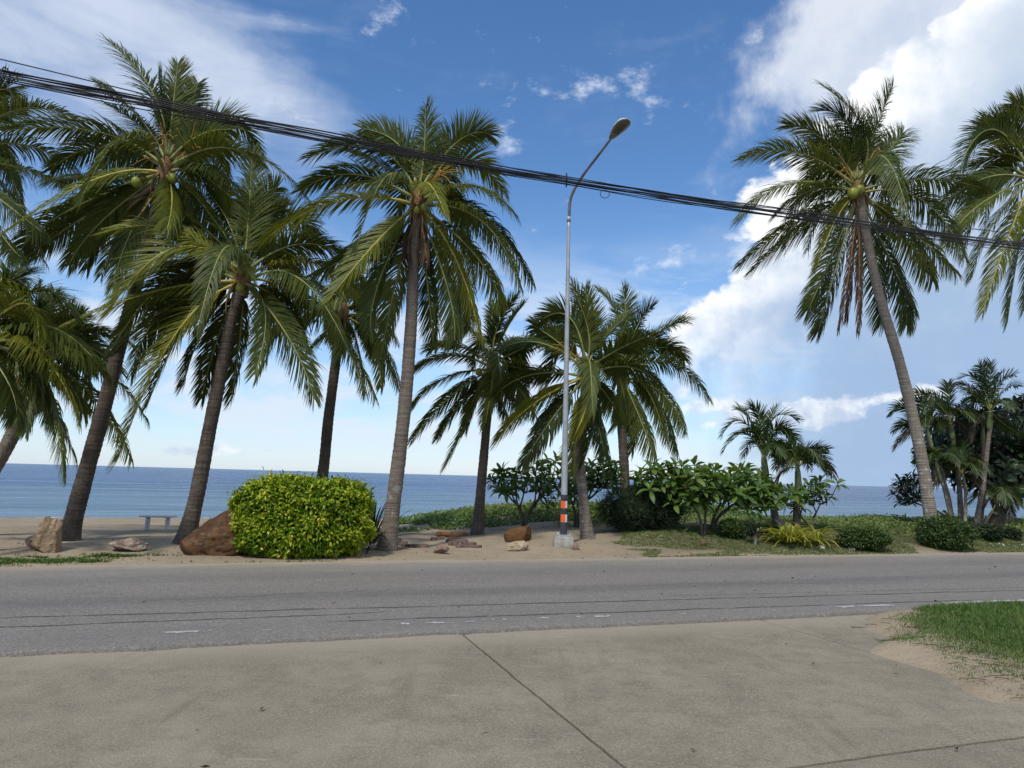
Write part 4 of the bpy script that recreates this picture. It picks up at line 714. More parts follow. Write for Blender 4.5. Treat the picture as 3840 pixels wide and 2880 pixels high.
# ------------------------------------------------------------------ rocks
def rock(name, label, px_base, Yoff, size, mat, seed, cuts=10, tilt=0.0, group=None, sink=0.06, shape=None, rz=0.0, rough=1.0):
    """icosphere cut by random planes, then roughened; size = width, depth, height in metres"""
    import bmesh
    r_ = np.random.default_rng(seed); b = hit(*px_base); b = b+np.array([0, Yoff, 0]); b = onground(b)
    bm = bmesh.new(); bmesh.ops.create_icosphere(bm, subdivisions=5, radius=1.0); V = np.array([v.co[:] for v in bm.verts]); F = np.array([[v.index for v in f.verts] for f in bm.faces]); bm.free()
    for k in range(cuts):
        d = nrm(r_.normal(0, 1, 3)*np.array([1, 1, 0.8])); h = r_.uniform(0.48, 0.82); s = V@d; V = V-np.clip(s-h, 0, None)[:, None]*d*0.985
    for (dx, dy, dz, h) in (shape or []):
        d = nrm(np.array([dx, dy, dz])); s = V@d; V = V-np.clip(s-h, 0, None)[:, None]*d*0.95
    rid = 1-np.abs(2*fbm(V[:, 0]*2.6+seed*1.3+V[:, 1], V[:, 2]*3.4-V[:, 1]*1.4, 4)-1); V = V*(1-.16*rough*np.clip(rid-.80, 0, 1)*5*.6)[:, None]; n = fbm(V[:, 0]*2.2+seed, V[:, 2]*2.2+V[:, 1]*1.7, 4)-0.5; n3 = fbm(V[:, 0]*7+V[:, 1]*4+seed, V[:, 2]*7-V[:, 1]*3, 3)-0.5; V = V*(1+rough*(0.13*n+0.10*n3))[:, None]
    V = V-(V.max(0)+V.min(0))/2; V = V/(V.max(0)-V.min(0))*np.array(size); c, s = math.cos(tilt), math.sin(tilt); V = np.stack([V[:, 0]*c-V[:, 2]*s, V[:, 1], V[:, 0]*s+V[:, 2]*c], 1); V[:, 2] -= V[:, 2].min()+(sink+.10)*size[2]
    if rz: V = np.stack([V[:, 0]*math.cos(rz)-V[:, 1]*math.sin(rz), V[:, 0]*math.sin(rz)+V[:, 1]*math.cos(rz), V[:, 2]], 1)
    o = link(name, mesh(name, V, F, smooth=False), M[mat], None, b); tag(o, label, 'rock', group); return o
RG = 'rocks set along the far roadside'
rock('rock', 'upright cracked tan rock at the left with a pointed top', d2(87, 1193), .15, (.44, .42, .74), 'rock_tan', 3, 9, 0.0, RG, .12, [(0.9, 0, 0.15, .55), (-.8, 0, .5, .62), (.75, 0, .7, .70)])
rock('rock', 'small pinkish rock leaning beside the upright tan rock', d2(54, 1192), .2, (.28, .26, .27), 'rock_pink', 5, 8, 0, RG, .08)
rock('rock', 'low white and rust-brown rock lying on the sand', d2(262, 1193), .15, (.70, .45, .30), 'rock_mixed', 9, 9, 0, RG, .1, [(-.5, 0, .85, .4), (.6, 0, .8, .62)])
rock('rock', 'largest rock, a rusty brown boulder left of the hedge', d2(446, 1201), .38, (1.30, .90, .93), 'rock_brown', 14, 8, 0, RG, .06, [(-.72, -.1, .70, .52), (.62, 0, .78, .60), (.9, -.2, -.45, .66), (-.1, -.8, .6, .55), (.3, -.9, -.1, .62)])
rock('rock', 'small dull brown rock at the road edge near the stepping stones', d2(952, 1196), .05, (.30, .24, .21), 'rock_dull', 21, 9, 0, RG, .1)
rock('rock', 'rounded orange-brown rock behind the cream rock', d2(1118, 1170), .1, (.60, .46, .38), 'rock_orange', 25, 7, 0, RG, .06, [(-.3, -.2, .9, .5)], rough=.5)
rock('rock', 'cream coloured pitted rock in front of the orange-brown rock', d2(1117, 1191), .1, (.46, .30, .24), 'rock_cream', 28, 9, 0, RG, .06, [(-.6, 0, .8, .42)])
rock('rock', 'small dark brown stone against the lamp post footing', d2(1243, 1188), .02, (.17, .16, .17), 'rock_dull', 33, 9, 0, RG, .08)
rock('rock', 'small brown husk-like lump on the sandy verge', d2(1521, 1180), 0, (.14, .12, .12), 'coconut_dry', 41, 6, 0, RG, .1)
for i, (x, y, w, t) in enumerate([(1840, 1188, .17, 'pale stone beside the variegated clumps'), (1828, 1183, .09, 'tiny pale stone left of a larger pale one'), (1775, 1185, .16, 'flat pale stone at the foot of the rightmost variegated clump')]):
    rock('stone', t, d2(x, y), 0, (w, w*.8, w*.55), 'pale_stone', 50+i, 7, 0, 'pale stones on the right verge', .15)
rng = np.random.default_rng(33)
zS = Zm(1350, 1900, 2.458)
SL = [(345, 309, 85, 'farthest stepping stone beside the pale palm trunk'), (375, 346, 122, 'blocky brown stepping stone next to the pale palm trunk'), (515, 378, 258, 'longest brown stepping stone, front left of the group'), (715, 307, 132, 'thin brown stepping stone at the left of the far row'), (868, 305, 126, 'dark stepping stone in the middle of the far row'),
      (892, 328, 200, 'long stepping stone in the second row'), (864, 354, 100, 'short brown stepping stone behind the dull rock'), (1002, 351, 146, 'brown stepping stone at the right end of the third row'), (1012, 376, 250, 'front right stepping stone, long and thin')]
for i, (x, y, w, lab) in enumerate(SL):
    p = hit(*zS(x, y)); wm = w/2.458*p[1]/FOC; dp = rng.uniform(.15, .24)
    ang = np.sort(rng.uniform(0, 2*np.pi, 9)); pr = np.stack([np.sign(np.cos(ang))*np.abs(np.cos(ang))**.5*wm/2, np.sign(np.sin(ang))*np.abs(np.sin(ang))**.5*dp/2], 1)*rng.uniform(.9, 1.05, (9, 1)); h = rng.uniform(.045, .075); k = len(pr)
    V = np.vstack([np.c_[pr, np.full(k, -.05)], np.c_[pr, np.full(k, h*.75)], np.c_[pr*.95, np.full(k, h)]]); Q = np.array([(r*k+j, r*k+(j+1) % k, (r+1)*k+(j+1) % k, (r+1)*k+j) for r in range(2) for j in range(k)]); cap = np.array([[2*k+j for j in range(k)]])
    o = link('stepping_stone', mesh('stepping_stone', V, [Q, cap]), M['slab_stone'], None, p); tag(o, lab, 'stepping stone', 'brown stepping stones in the sand')
p = hit(*zS(850, 279)); L = 300/2.458*p[1]/FOC; C = np.array([[(t-.5)*L, .03*math.sin(t*5), .055+.012*math.sin(t*9)] for t in np.linspace(0, 1, 20)]); V, F = tube(C, .062*np.interp(np.linspace(0, 1, 20), [0, .04, .5, .96, 1], [.6, 1, 1.05, .9, .5])*rng.uniform(.88, 1.1, 20), 9); o = link('log', mesh('log', V, F, smooth=False), M['log_orange'], None, p); tag(o, 'orange-brown log lying behind the stepping stones', 'log')

# ------------------------------------------------------------------ bench on the beach
p = hitd(339, 1145); root = thing('bench', 'small white concrete bench facing the sea on the sand', 'bench', p)
bw = .82; V, F = box(0, 0, .335, bw, .28, .035, .010); link('seat', mesh('seat', V, F), M['bench_white'], root)
for sx in (-1, 1):
    V, F = box(sx*bw*.29, 0, .145, .05, .20, .345, .008); link('leg', mesh('leg', V, F), M['bench_white'], root)
root.rotation_euler.z = 0.10

# ------------------------------------------------------------------ street lamp
def build_lamp():
    b = hitd(1217, 1180); b = onground(b); Y = b[1]; root = thing('street_lamp', 'tall grey steel street lamp with striped orange and white base bands', 'street lamp', b)
    # footing
    V, F = box(0, 0, .06, .45, .42, .30, .035); k = V[:, 2] > .1; V[k, :2] *= .84; V[:, :2] *= (1+.10*(fbm(V[:, :1]*6+V[:, 1:2]*5, V[:, 2:]*9, 2)-.5)); link('footing', mesh('footing', V, F), M['old_concrete'], root)
    z0 = .20; V, F = box(0, 0, z0+.022, .30, .30, .02, .004); link('base_plate', mesh('base_plate', V, F), M['galvanised'], root)
    for sx in (-1, 1):
        for sy in (-1, 1):
            V, F = lathe([(.0, z0+.075), (.013, z0+.075), (.013, z0+.03)], 8); link('bolt', mesh('bolt', V+np.array([sx*.115, sy*.115, 0]), F), M['galvanised'], root)
    tp = at(1228*S, 470*S, Y)-b; H_ = tp[2]; r = lambda z: .070-(.070-.036)*(z-z0)/(H_-z0)
    zz = np.linspace(z0+.02, H_, 30); V, F = tube(np.stack([zz*0+tp[0]*(zz-z0)/(H_-z0)*.0, zz*0, zz], 1), [r(z) for z in zz], 16); link('pole', mesh('pole', V, F, smooth=True), M['galvanised'], root)
    a1 = at(1233*S, 425*S, Y-.12)-b; a2 = at(1258*S, 380*S, Y-.42)-b; a3 = at(1322*S, 296*S, Y-1.25)-b; top = np.array([0, 0, H_])
    a1[0] -= tp[0]; a2[0] -= tp[0]*.7; a3[0] -= tp[0]*.2
    C = catmull([top-np.array([0, 0, .02]), a1, a2, (a2+a3)/2, a3], 28); V, F = tube(C, np.linspace(.036, .027, 28), 12); link('arm', mesh('arm', V, F, smooth=True), M['arm_steel'], root)
    V, F = lathe([(.038, H_-.10), (.044, H_-.10), (.044, H_+.03), (.038, H_+.03)], 16); link('collar', mesh('collar', V, F, smooth=False), M['galvanised'], root)
    mpp = Y/FOC/5.53; zt = lambda py: (1315-py)*mpp+z0+.02        # heights of the painted bands
    def shell(za, zb, t0, t1, off, name, mat):
        n = 14; th = np.linspace(t0, t1, n+1); V = []
        for z in (za, zb):
            rr = r(z)+off; V += [(rr*math.cos(t), rr*math.sin(t), z) for t in th]
        Q = np.array([(j, j+1, n+2+j, n+1+j) for j in range(n)]); link(name, mesh(name, V, Q, smooth=True), M[mat], root)
    f0 = -math.pi*1.5+math.pi  # left side seen from the road
    for za, zb in ((1290, 1050), (895, 770), (625, 500)): shell(zt(za), zt(zb), 0, 2*math.pi, .002, 'black_band', 'black_paint')
    for za, zb in ((1050, 895), (770, 625)):
        shell(zt(za), zt(zb), math.pi*.95, math.pi*1.62, .003, 'orange_reflector', 'orange_sheet'); shell(zt(za), zt(zb), math.pi*1.62, math.pi*2.3, .003, 'white_reflector', 'white_sheet'); shell(zt(za), zt(zb), math.pi*.3, math.pi*.95, .003, 'white_reflector', 'white_sheet')
    # lantern head
    hd = nrm(at(1356*S, 256*S, Y-1.78)-b-a3); ln = .62; up = np.array([0, 0, 1.0]); sd = nrm(np.cross(hd, up)); nu = np.cross(sd, hd)
    ts = np.linspace(0, 1, 16); hw = np.interp(ts, [0, .12, .3, .55, .8, .93, 1], [.05, .075, .11, .145, .14, .10, .02]); hh = np.interp(ts, [0, .2, .55, .85, 1], [.045, .075, .105, .085, .015])
    o0 = a3-hd*.04
    def half(sgn, kk, nm, mat, parent, t0=0.0, t1=1.0, sq=1.0):
        n = 12; V = []; sel = [i for i in range(16) if t0 <= ts[i] <= t1]
        for i in sel:
            for q in range(n+1):
                th = math.pi*q/n; V.append(o0+hd*ts[i]*ln+sd*hw[i]*sq*math.cos(th)+nu*sgn*hh[i]*kk*math.sin(th))
        m = len(sel); Q = [(i*(n+1)+q, i*(n+1)+q+1, (i+1)*(n+1)+q+1, (i+1)*(n+1)+q) for i in range(m-1) for q in range(n)]
        return link(nm, mesh(nm, V, np.array(Q), smooth=True), M[mat], parent)
    shellp = half(1, 1.0, 'lantern_shell', 'lamp_shell', root); half(-1, .40, 'lantern_underside', 'lamp_under', shellp); half(-1, .62, 'lens', 'lens', shellp, .33, .97, .84)
    rimp = [o0+hd*ts[i]*ln+sd*hw[i]*1.02 for i in range(16)]+[o0+hd*ts[i]*ln-sd*hw[i]*1.02 for i in range(15, -1, -1)]; V, F = tube(np.array(rimp), .009, 6); link('rim', mesh('rim', V, F, smooth=True), M['lamp_shell'], shellp)
    V, F = box(0, 0, 0, .03, .02, .05, .004); link('latch', mesh('latch', V+o0+hd*ln*1.0, F), M['arm_steel'], shellp)
build_lamp()

# ------------------------------------------------------------------ overhead cables
def build_cables():
    u0, u1 = -14.0, 24.0
    root = thing('cable_bundle', 'sagging bundle of black overhead cables crossing the whole view', 'cables', (*to_xy(u0, 6.72), 0)); base = np.array(root.location)
    uu = np.linspace(u0, u1, 150)
    def zc(u, top=0.0): return 4.66+top+np.interp(u, [-14, -2.2, 2.25, 4.5, 6.5, 9.3, 14, 24], [.52, .075, .02, .05, .12, .22, .42, .95])
    # stations: left edge u=-2.2, middle u=2.25, right edge u=9.3
    r_ = np.random.default_rng(5)
    st = [-14, -2.21, 2.25, 5.2, 9.3, 24]
    # (height offsets at the stations, sideways offset, radius)
    L = [((.10, .045, .03, .035, .03, .05), 0, .013), ((.08, .035, .02, .02, .015, .03), .02, .011), ((.06, .02, .01, .01, .0, .0), -.02, .010), ((.05, .01, .0, .015, .06, .12), .03, .008), ((.04, .015, .005, .03, .16, .3), .01, .006), ((.03, .012, .01, .035, .145, .28), -.01, .006),
         ((.02, -.01, -.01, -.01, -.02, -.02), .02, .010), ((.0, -.02, -.025, -.02, -.035, -.04), -.02, .010), ((-.01, -.03, -.04, -.04, -.05, -.06), .0, .012), ((-.02, -.04, -.05, -.045, -.065, -.08), .025, .009), ((-.03, -.05, -.055, -.055, -.13, -.2), -.01, .005), ((-.04, -.045, -.045, -.05, -.08, -.1), .02, .007), ((.0, .0, -.02, .0, .03, .05), .02, .006), ((-.02, -.03, -.03, -.03, -.02, .0), -.03, .006)]
    for k, (hs, so, rad) in enumerate(L):
        z = zc(uu)+.95*np.interp(uu, st, hs)+.010*np.sin(uu*1.3+k*2.1)+.006*np.sin(uu*3.7+k)*(1-ss(uu, 4, 8)); v = 6.72+so+.015*np.sin(uu*.9+k*1.7); X, Y = to_xy(uu, v)
        V, F = tube(np.stack([X, Y, z], 1)-base, rad*.52, 6, False); link('cable', mesh('cable', V, F, smooth=True), M['cable'], root)
    for ub in (-2.25, 2.9):
        x, y = to_xy(ub, 6.72); V, F = tube(np.stack([np.full(10, x), y+.055*np.cos(np.linspace(0, 6.28, 10)), zc(ub)-.005+.075*np.sin(np.linspace(0, 6.28, 10))], 1)-base, .006, 5, False); link('tie', mesh('tie', V, F), M['cable'], root)
    t = np.linspace(0, 6.6, 20); x, y = to_xy(3.35, 6.70); V, F = tube(np.stack([x+.05*np.cos(t), np.full(20, y), zc(3)-.10-.045*np.sin(t)], 1)-base, .004, 5, False); link('wire_loop', mesh('wire_loop', V, F), M['cable'], root)
    # single wire above the bundle at the left, meeting it further right
    o = thing('single_wire', 'single thin wire just above the cable bundle at the upper left', 'wire', (*to_xy(u0, 6.8), 0)); b2 = np.array(o.location); z = zc(uu)+np.interp(uu, [-14, -2.2, 0.1, 24], [.42, .17, .03, .02]); X, Y = to_xy(uu, 6.80+0*uu); V, F = tube(np.stack([X, Y, z], 1)-b2, .0055, 5, False); link('strand', mesh('strand', V, F), M['cable'], o)
    # loose drop wire at the left edge
    pts = [at(*zA(a, b), 5.42) for a, b in ((-12, 285), (45, 360), (70, 420), (66, 480), (60, 545), (62, 600))]; C = catmull(pts, 24); V, F = tube(C, .004, 5); o = link('drop_wire', mesh('drop_wire', V-pts[0], F), M['cable'], None, pts[0]); tag(o, 'short loose wire dangling from the cables at the left edge', 'wire')
    for uq, lab in ((u0, 'concrete utility pole carrying the cables left of the view'), (u1, 'concrete utility pole carrying the cables right of the view')):
        x, y = to_xy(uq, 6.80); z = float(ground(x, y)); p = thing('utility_pole', lab, 'utility pole', (x, y, z), 'utility poles outside the view'); V, F = box(0, .14, 3.9, .22, .18, 8.0, .02); V[V[:, 2] > 4, :2] *= .75; link('shaft', mesh('shaft', V, F), M['old_concrete'], p, (0, 0, 0)).rotation_euler.z = ALPHA
        V, F = box(0, 0, 4.69+(.45 if uq < 0 else .95), .10, .10, .30, .01); link('bracket', mesh('bracket', V, F), M['galvanised'], p).rotation_euler.z = ALPHA
build_cables()

# ------------------------------------------------------------------ frangipani shrubs
def broad_leaf_mesh(name, curl):
    t = np.linspace(0, 1, 6); w = np.interp(t, [0, .12, .35, .62, .86, 1], [.04, .14, .36, .47, .34, .02])*.72; z = .10*np.sin(t*2.2)-curl*t**2; V = []
    for k in range(6): V += [(t[k], -w[k]*.5, z[k]+w[k]*.16), (t[k], 0, z[k]), (t[k], w[k]*.5, z[k]+w[k]*.16)]
    i = np.arange(5)[:, None]*3; j = np.arange(2)[None]; Q = np.stack([i+j, i+j+1, i+j+4, i+j+3], -1).reshape(-1, 4); return V, Q
LEAFM = {}
def leaf_variant(mat, k):
    if (mat, k) not in LEAFM:
        V, Q = broad_leaf_mesh('leaf', (.12, .28, .48)[k]); me = mesh('leaf', V, Q, np.full(len(V), (.35, .5, .65)[k]), smooth=True); me.materials.append(M[mat]); LEAFM[(mat, k)] = me
    return LEAFM[(mat, k)]
def frangipani(label, base, tips, Yc, seed, mat='frangi', ll=.30, nl=12, flowers=None, limit=300, forks=3, fork_h=.38, r0=.045, spread=.5, group='frangipani shrubs along the verge'):
    """candelabra branches from one foot, each ending in a rosette of broad leaves"""
    r_ = np.random.default_rng(seed); base = onground(base); root = thing('frangipani_shrub', label, 'shrub', base, group); tips = np.array(tips)-base
    cx = tips.mean(0); nodes = []; parts = []; o0 = np.array([0, 0, -.05]); H = tips[:, 2].max()
    for k in range(forks):
        a = 2*np.pi*k/forks+r_.random(); n = np.array([cx[0]*.35+math.cos(a)*spread*.45, cx[1]*.35+math.sin(a)*spread*.35, H*fork_h*r_.uniform(.8, 1.2)]); nodes.append(n)
        parts.append(tube(catmull([o0+np.array([math.cos(a), math.sin(a), 0])*.03, n*np.array([.35, .35, .5]), n], 8), np.linspace(r0, r0*.62, 8), 7))
    nodes = np.array(nodes); subs = []
    order = np.argsort(tips[:, 0])
    for grp in np.array_split(order, max(forks*2, len(tips)//5)):
        g = tips[grp].mean(0); n = nodes[np.argmin(np.linalg.norm((nodes-g)*np.array([1, .5, .2]), axis=1))]; q = n+(g-n)*.55+np.array([0, 0, -.06]); parts.append(tube(catmull([n, (n+q)/2+r_.normal(0, .03, 3)-np.array([0, 0, .04]), q], 6), np.linspace(r0*.62, r0*.45, 6), 6))
        for i in grp:
            e = tips[i]; m = (q+e)/2+np.array([(e[0]-q[0])*.12, 0, -.06])+r_.normal(0, .02, 3); parts.append(tube(catmull([q, m, e-np.array([0, 0, .02])], 6), np.linspace(r0*.45, r0*.28, 6), 5))
    V, F = merge(parts); link('branches', mesh('branches', V, F, smooth=True), M['branch'], root)
    count = 0; extra = []
    for e in tips[np.argsort(tips[:, 1])]:
        ax = nrm((e-cx)*np.array([.6, .6, .5])+np.array([0, 0, .75])+r_.normal(0, .15, 3)); ax = Vector(ax); qa = Vector((0, 0, 1)).rotation_difference(ax)
        m = int(nl*r_.uniform(.8, 1.2))
        for k in range(m):
            f = k/m; pitch = -.42+1.35*f+r_.normal(0, .15); yaw = k*2.39996+r_.normal(0, .15); q = qa @ Quaternion((0, 0, 1), yaw) @ Quaternion((0, 1, 0), -pitch-.15) @ Quaternion((1, 0, 0), r_.normal(0, .25)); l = ll*r_.uniform(.75, 1.15)*(1-.25*f)
            vk = int(r_.integers(0, 3)); p = Vector(e)+ax*(.05*f-.03)
            if count < limit:
                o = bpy.data.objects.new('leaf', leaf_variant(mat, vk)); col.objects.link(o); o.parent = root; o.location = p; o.rotation_mode = 'QUATERNION'; o.rotation_quaternion = q; o.scale = (l, l*.95, l); count += 1
            else:
                V, Q = broad_leaf_mesh('l', (.12, .28, .48)[vk]); Mx = np.array((Matrix.Translation(p) @ q.to_matrix().to_4x4() @ Matrix.Scale(l, 4))); V = np.array(V)@Mx[:3, :3].T+Mx[:3, 3]; extra.append((V, Q))
        if flowers and r_.random() < flowers[1]:
            top = np.array(e)+np.array(ax)*.14+np.array([0, -.10, 0]); n = 22; P = top+r_.normal(0, .055, (n, 3)); global rng
            V, F, A = leaf_scatter(P, nrm(P-top+np.array([0, -.05, .03])), .055, .036, r_.random(n)); link('flower_cluster', mesh('flower_cluster', V, F, A), M[flowers[0]], root)['kind'] = 'stuff'
    if extra:
        V, F = merge(extra); o = link('foliage', mesh('foliage', V, F, np.repeat(r_.random(len(extra)), 18)), M[mat], root); o['kind'] = 'stuff'
    return root
def tips_in(z, poly, n, Y, dY, seed, extra=()):
    """rosette positions filling a canopy outline, spaced apart"""
    r_ = np.random.default_rng(seed); poly = np.array(poly, float); pts = [tuple(e) for e in extra]; lo, hi = poly.min(0), poly.max(0); tries = 0
    def inside(p):
        x, y = p; c = False; j = len(poly)-1
        for i in range(len(poly)):
            if (poly[i][1] > y) != (poly[j][1] > y) and x < (poly[j][0]-poly[i][0])*(y-poly[i][1])/(poly[j][1]-poly[i][1])+poly[i][0]: c = not c
            j = i
        return c
    md = math.sqrt((hi[0]-lo[0])*(hi[1]-lo[1])/n)*.62
    while len(pts) < n and tries < 9000:
        tries += 1; p = lo+r_.random(2)*(hi-lo)
        if inside(p) and all((p[0]-q[0])**2+(p[1]-q[1])**2 > md*md for q in pts): pts.append(tuple(p))
    return [at(*z(*p), Y+r_.uniform(-dY, dY)) for p in pts]
rng = np.random.default_rng(41)
frangipani('frangipani shrub with thin bent stems left of the lamp post', at(*zL(680, 1245), 18.3), tips_in(zL, [(200, 640), (230, 470), (480, 400), (850, 330), (1150, 290), (1180, 600), (1130, 800), (860, 700), (640, 560), (560, 700), (420, 760)], 34, 18.3, .55, 1, [(1050, 830), (990, 900)]), 18.3, 61, nl=12, forks=4, fork_h=.3, ll=.34)
frangipani('frangipani shrub behind the palm right of the lamp post', at(*zL(1400, 1245), 18.6), tips_in(zL, [(1230, 500), (1400, 380), (1700, 330), (1900, 300), (2000, 480), (1960, 640), (1700, 640), (1480, 700), (1350, 820), (1290, 760)], 36, 18.6, .5, 2, [(1420, 860)]), 18.6, 62, nl=12, forks=3, fork_h=.4, ll=.34)
frangipani('leafy frangipani shrub directly right of the feathery dark bush', at(*zM(510, 1010), 16.8), tips_in(zM, [(190, 620), (230, 420), (400, 340), (590, 310), (680, 420), (700, 640), (600, 730), (380, 680), (220, 680)], 40, 16.8, .5, 3), 16.8, 63, forks=3, ll=.36)
frangipani('frangipani shrub in the middle of the row with slender twin stems', at(*zM(835, 1045), 16.2), tips_in(zM, [(620, 480), (760, 350), (950, 410), (1010, 560), (960, 680), (820, 720), (680, 690)], 32, 16.2, .45, 4, [(900, 590)]), 16.2, 64, forks=2, fork_h=.5, r0=.036, ll=.37)
frangipani('broad frangipani shrub left of the small feather palms', at(*zM(905, 1045), 16.9), tips_in(zM, [(960, 620), (1000, 470), (1180, 400), (1300, 470), (1420, 480), (1520, 560), (1500, 700), (1400, 760), (1230, 740), (1080, 640)], 42, 16.9, .55, 5, [(1200, 400), (1105, 580), (1250, 760)]), 16.9, 65, forks=4, fork_h=.42, ll=.37)
frangipani('sparse frangipani with long bare branch reaching right over the sea', at(*zM(1830, 985), 17.3), tips_in(zM, [(1560, 680), (1640, 560), (1800, 520), (1900, 520), (1920, 620), (1760, 740), (1640, 780)], 16, 17.3, .4, 6, [(2065, 525), (1965, 650), (1800, 545), (1910, 510)]), 17.3, 66, forks=2, fork_h=.3, r0=.032, ll=.32)
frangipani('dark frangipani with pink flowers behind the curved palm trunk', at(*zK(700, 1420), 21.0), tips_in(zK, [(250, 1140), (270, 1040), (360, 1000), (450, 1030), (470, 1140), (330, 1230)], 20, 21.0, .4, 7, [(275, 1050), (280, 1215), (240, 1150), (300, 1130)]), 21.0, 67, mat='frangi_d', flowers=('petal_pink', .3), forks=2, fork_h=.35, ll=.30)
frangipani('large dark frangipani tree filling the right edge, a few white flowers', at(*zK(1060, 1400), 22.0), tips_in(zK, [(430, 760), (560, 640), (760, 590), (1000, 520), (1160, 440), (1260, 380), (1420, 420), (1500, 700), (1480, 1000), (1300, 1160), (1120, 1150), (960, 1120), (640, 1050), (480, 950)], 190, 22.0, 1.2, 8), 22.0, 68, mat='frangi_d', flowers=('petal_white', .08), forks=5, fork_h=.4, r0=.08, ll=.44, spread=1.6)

# ------------------------------------------------------------------ feather palms (slim clumping palms)
def feather_palm(label, base, stems, seed, group=None, mat='areca'):
    """stems: list of (pixel path from the ground up, Y, crown pixel, fronds, radius)"""
    global rng
    rng = np.random.default_rng(seed); base = onground(base); root = thing('feather_palm', label, 'palm tree', base, group)
    for (path, Y, crown, fronds, rad) in stems:
        C = at(*crown, Y); pp = [at(*p, Y) for p in path]; pp[0] = onground(pp[0])-np.array([0, 0, .04]); k = np.linspace(0, 1, len(pp)+1)
        V, F = trunk_geo(pp+[C-np.array([0, 0, .30])], rad, rad*.7, .35, .09, 10); link('stem', mesh('stem', V-base, F, smooth=True), M['trunk_grey'], root)
        d = nrm(C-pp[-1]); V, F = tube(np.stack([C-d*.62, C-d*.45, C-d*.15, C]), [rad*.72, rad*1.05, rad*.85, rad*.5], 10); link('crown_shaft', mesh('crown_shaft', V-base, F, smooth=True), M['shaft_green'], root)
        for f in fronds:
            (mx, my), (tx, ty), dy = f[0], f[1], f[2]; kw = dict(f[3]) if len(f) > 3 else {}; Mp = at(mx, my, Y+dy*.45); Tp = at(tx, ty, Y+dy); up = nrm(Mp-C)[2]; m = kw.pop('mat', mat)
            add_frond(root, base, C-d*.05, Mp, Tp, m, 'midrib_dead' if m == 'areca_dry' else 'shaft_green', leaf=kw.pop('leaf', .42), pairs=kw.pop('pairs', 40), droop=kw.pop('droop', float(np.clip(.9-.6*up, .3, 1.2))), roll=kw.pop('roll', float(rng.normal(0, .35))), wid=.034, start=.16, ang=(58, 25), rr=.014, wind=.5, **kw)
        for q in range(4):
            a = 2*np.pi*(q+rng.random())/4; h = np.array([math.cos(a)*.4, math.sin(a), 0]); e = rng.uniform(.2, .8); add_frond(root, base, C-d*.05, C+h*.5+np.array([0, 0, .45*e+.1]), C+h*1.0+np.array([0, 0, .1*e-.1]), mat, 'shaft_green', leaf=.40, pairs=34, droop=.7, roll=float(rng.normal(0, .3)), wid=.034, start=.16, ang=(58, 25), rr=.014, wind=.5)
    return root
DRY = dict(mat='areca_dry', droop=1.1)
feather_palm('small feather palm with a full arching crown above the variegated clumps', at(*zJ(560, 1235), 17.6),
    [([zJ(560, 1235), zJ(540, 1100), zJ(505, 950), zJ(483, 850)], 17.6, zJ(468, 720), fr(zJ, [(330, 575, 200, 705, 0), (330, 500, 188, 600, .3), (380, 500, 300, 420, .1), (450, 500, 385, 395, .1, dict(droop=.3)), (540, 480, 700, 490, 0), (560, 540, 650, 640, -.2), (580, 560, 715, 670, .2), (500, 540, 560, 400, .3, dict(droop=.3)), (400, 560, 250, 640, -.4), (530, 660, 620, 745, -.4), (420, 470, 350, 430, .4), (570, 640, 590, 790, 0, DRY)]), .085)], 71, 'small feather palms on the verge')
feather_palm('shorter feather palm with browning fronds and a driftwood stump at its foot', at(*zJ(690, 1215), 17.4),
    [([zJ(690, 1215), zJ(692, 1080), zJ(697, 950), zJ(700, 880)], 17.4, zJ(697, 800), fr(zJ, [(650, 690, 575, 770, 0), (760, 700, 890, 745, 0), (830, 740, 945, 870, -.1, DRY), (720, 710, 760, 690, .3, dict(droop=.4)), (790, 720, 900, 690, .3), (800, 760, 900, 850, -.3), (600, 830, 568, 940, 0, DRY), (660, 730, 610, 690, .4), (780, 700, 830, 680, .1, dict(droop=.4)), (600, 720, 540, 700, .3)]), .08)], 72, 'small feather palms on the verge')
rng = np.random.default_rng(74)
b = onground(at(*zJ(610, 1225), 17.2)); root = thing('driftwood', 'bleached driftwood roots leaning between the two small feather palms', 'driftwood', b); parts = []
for (x0, y0, x1, y1) in ((555, 1140, 650, 1240), (575, 1150, 625, 1245), (600, 1175, 680, 1240), (545, 1160, 590, 1240)):
    p0, p1 = at(*zJ(x0, y0), 17.3+rng.normal(0, .08)), at(*zJ(x1, y1), 17.1+rng.normal(0, .08)); p1[2] = max(p1[2], b[2]); C = catmull([p0, (p0+p1)/2+rng.normal(0, .03, 3), p1], 10)-b; V, F = tube(C, np.linspace(.035, .05, 10)*rng.uniform(.8, 1.1, 10), 7); link('root', mesh('root', V, F, smooth=True), M['driftwood'], root)
CL = 20.0
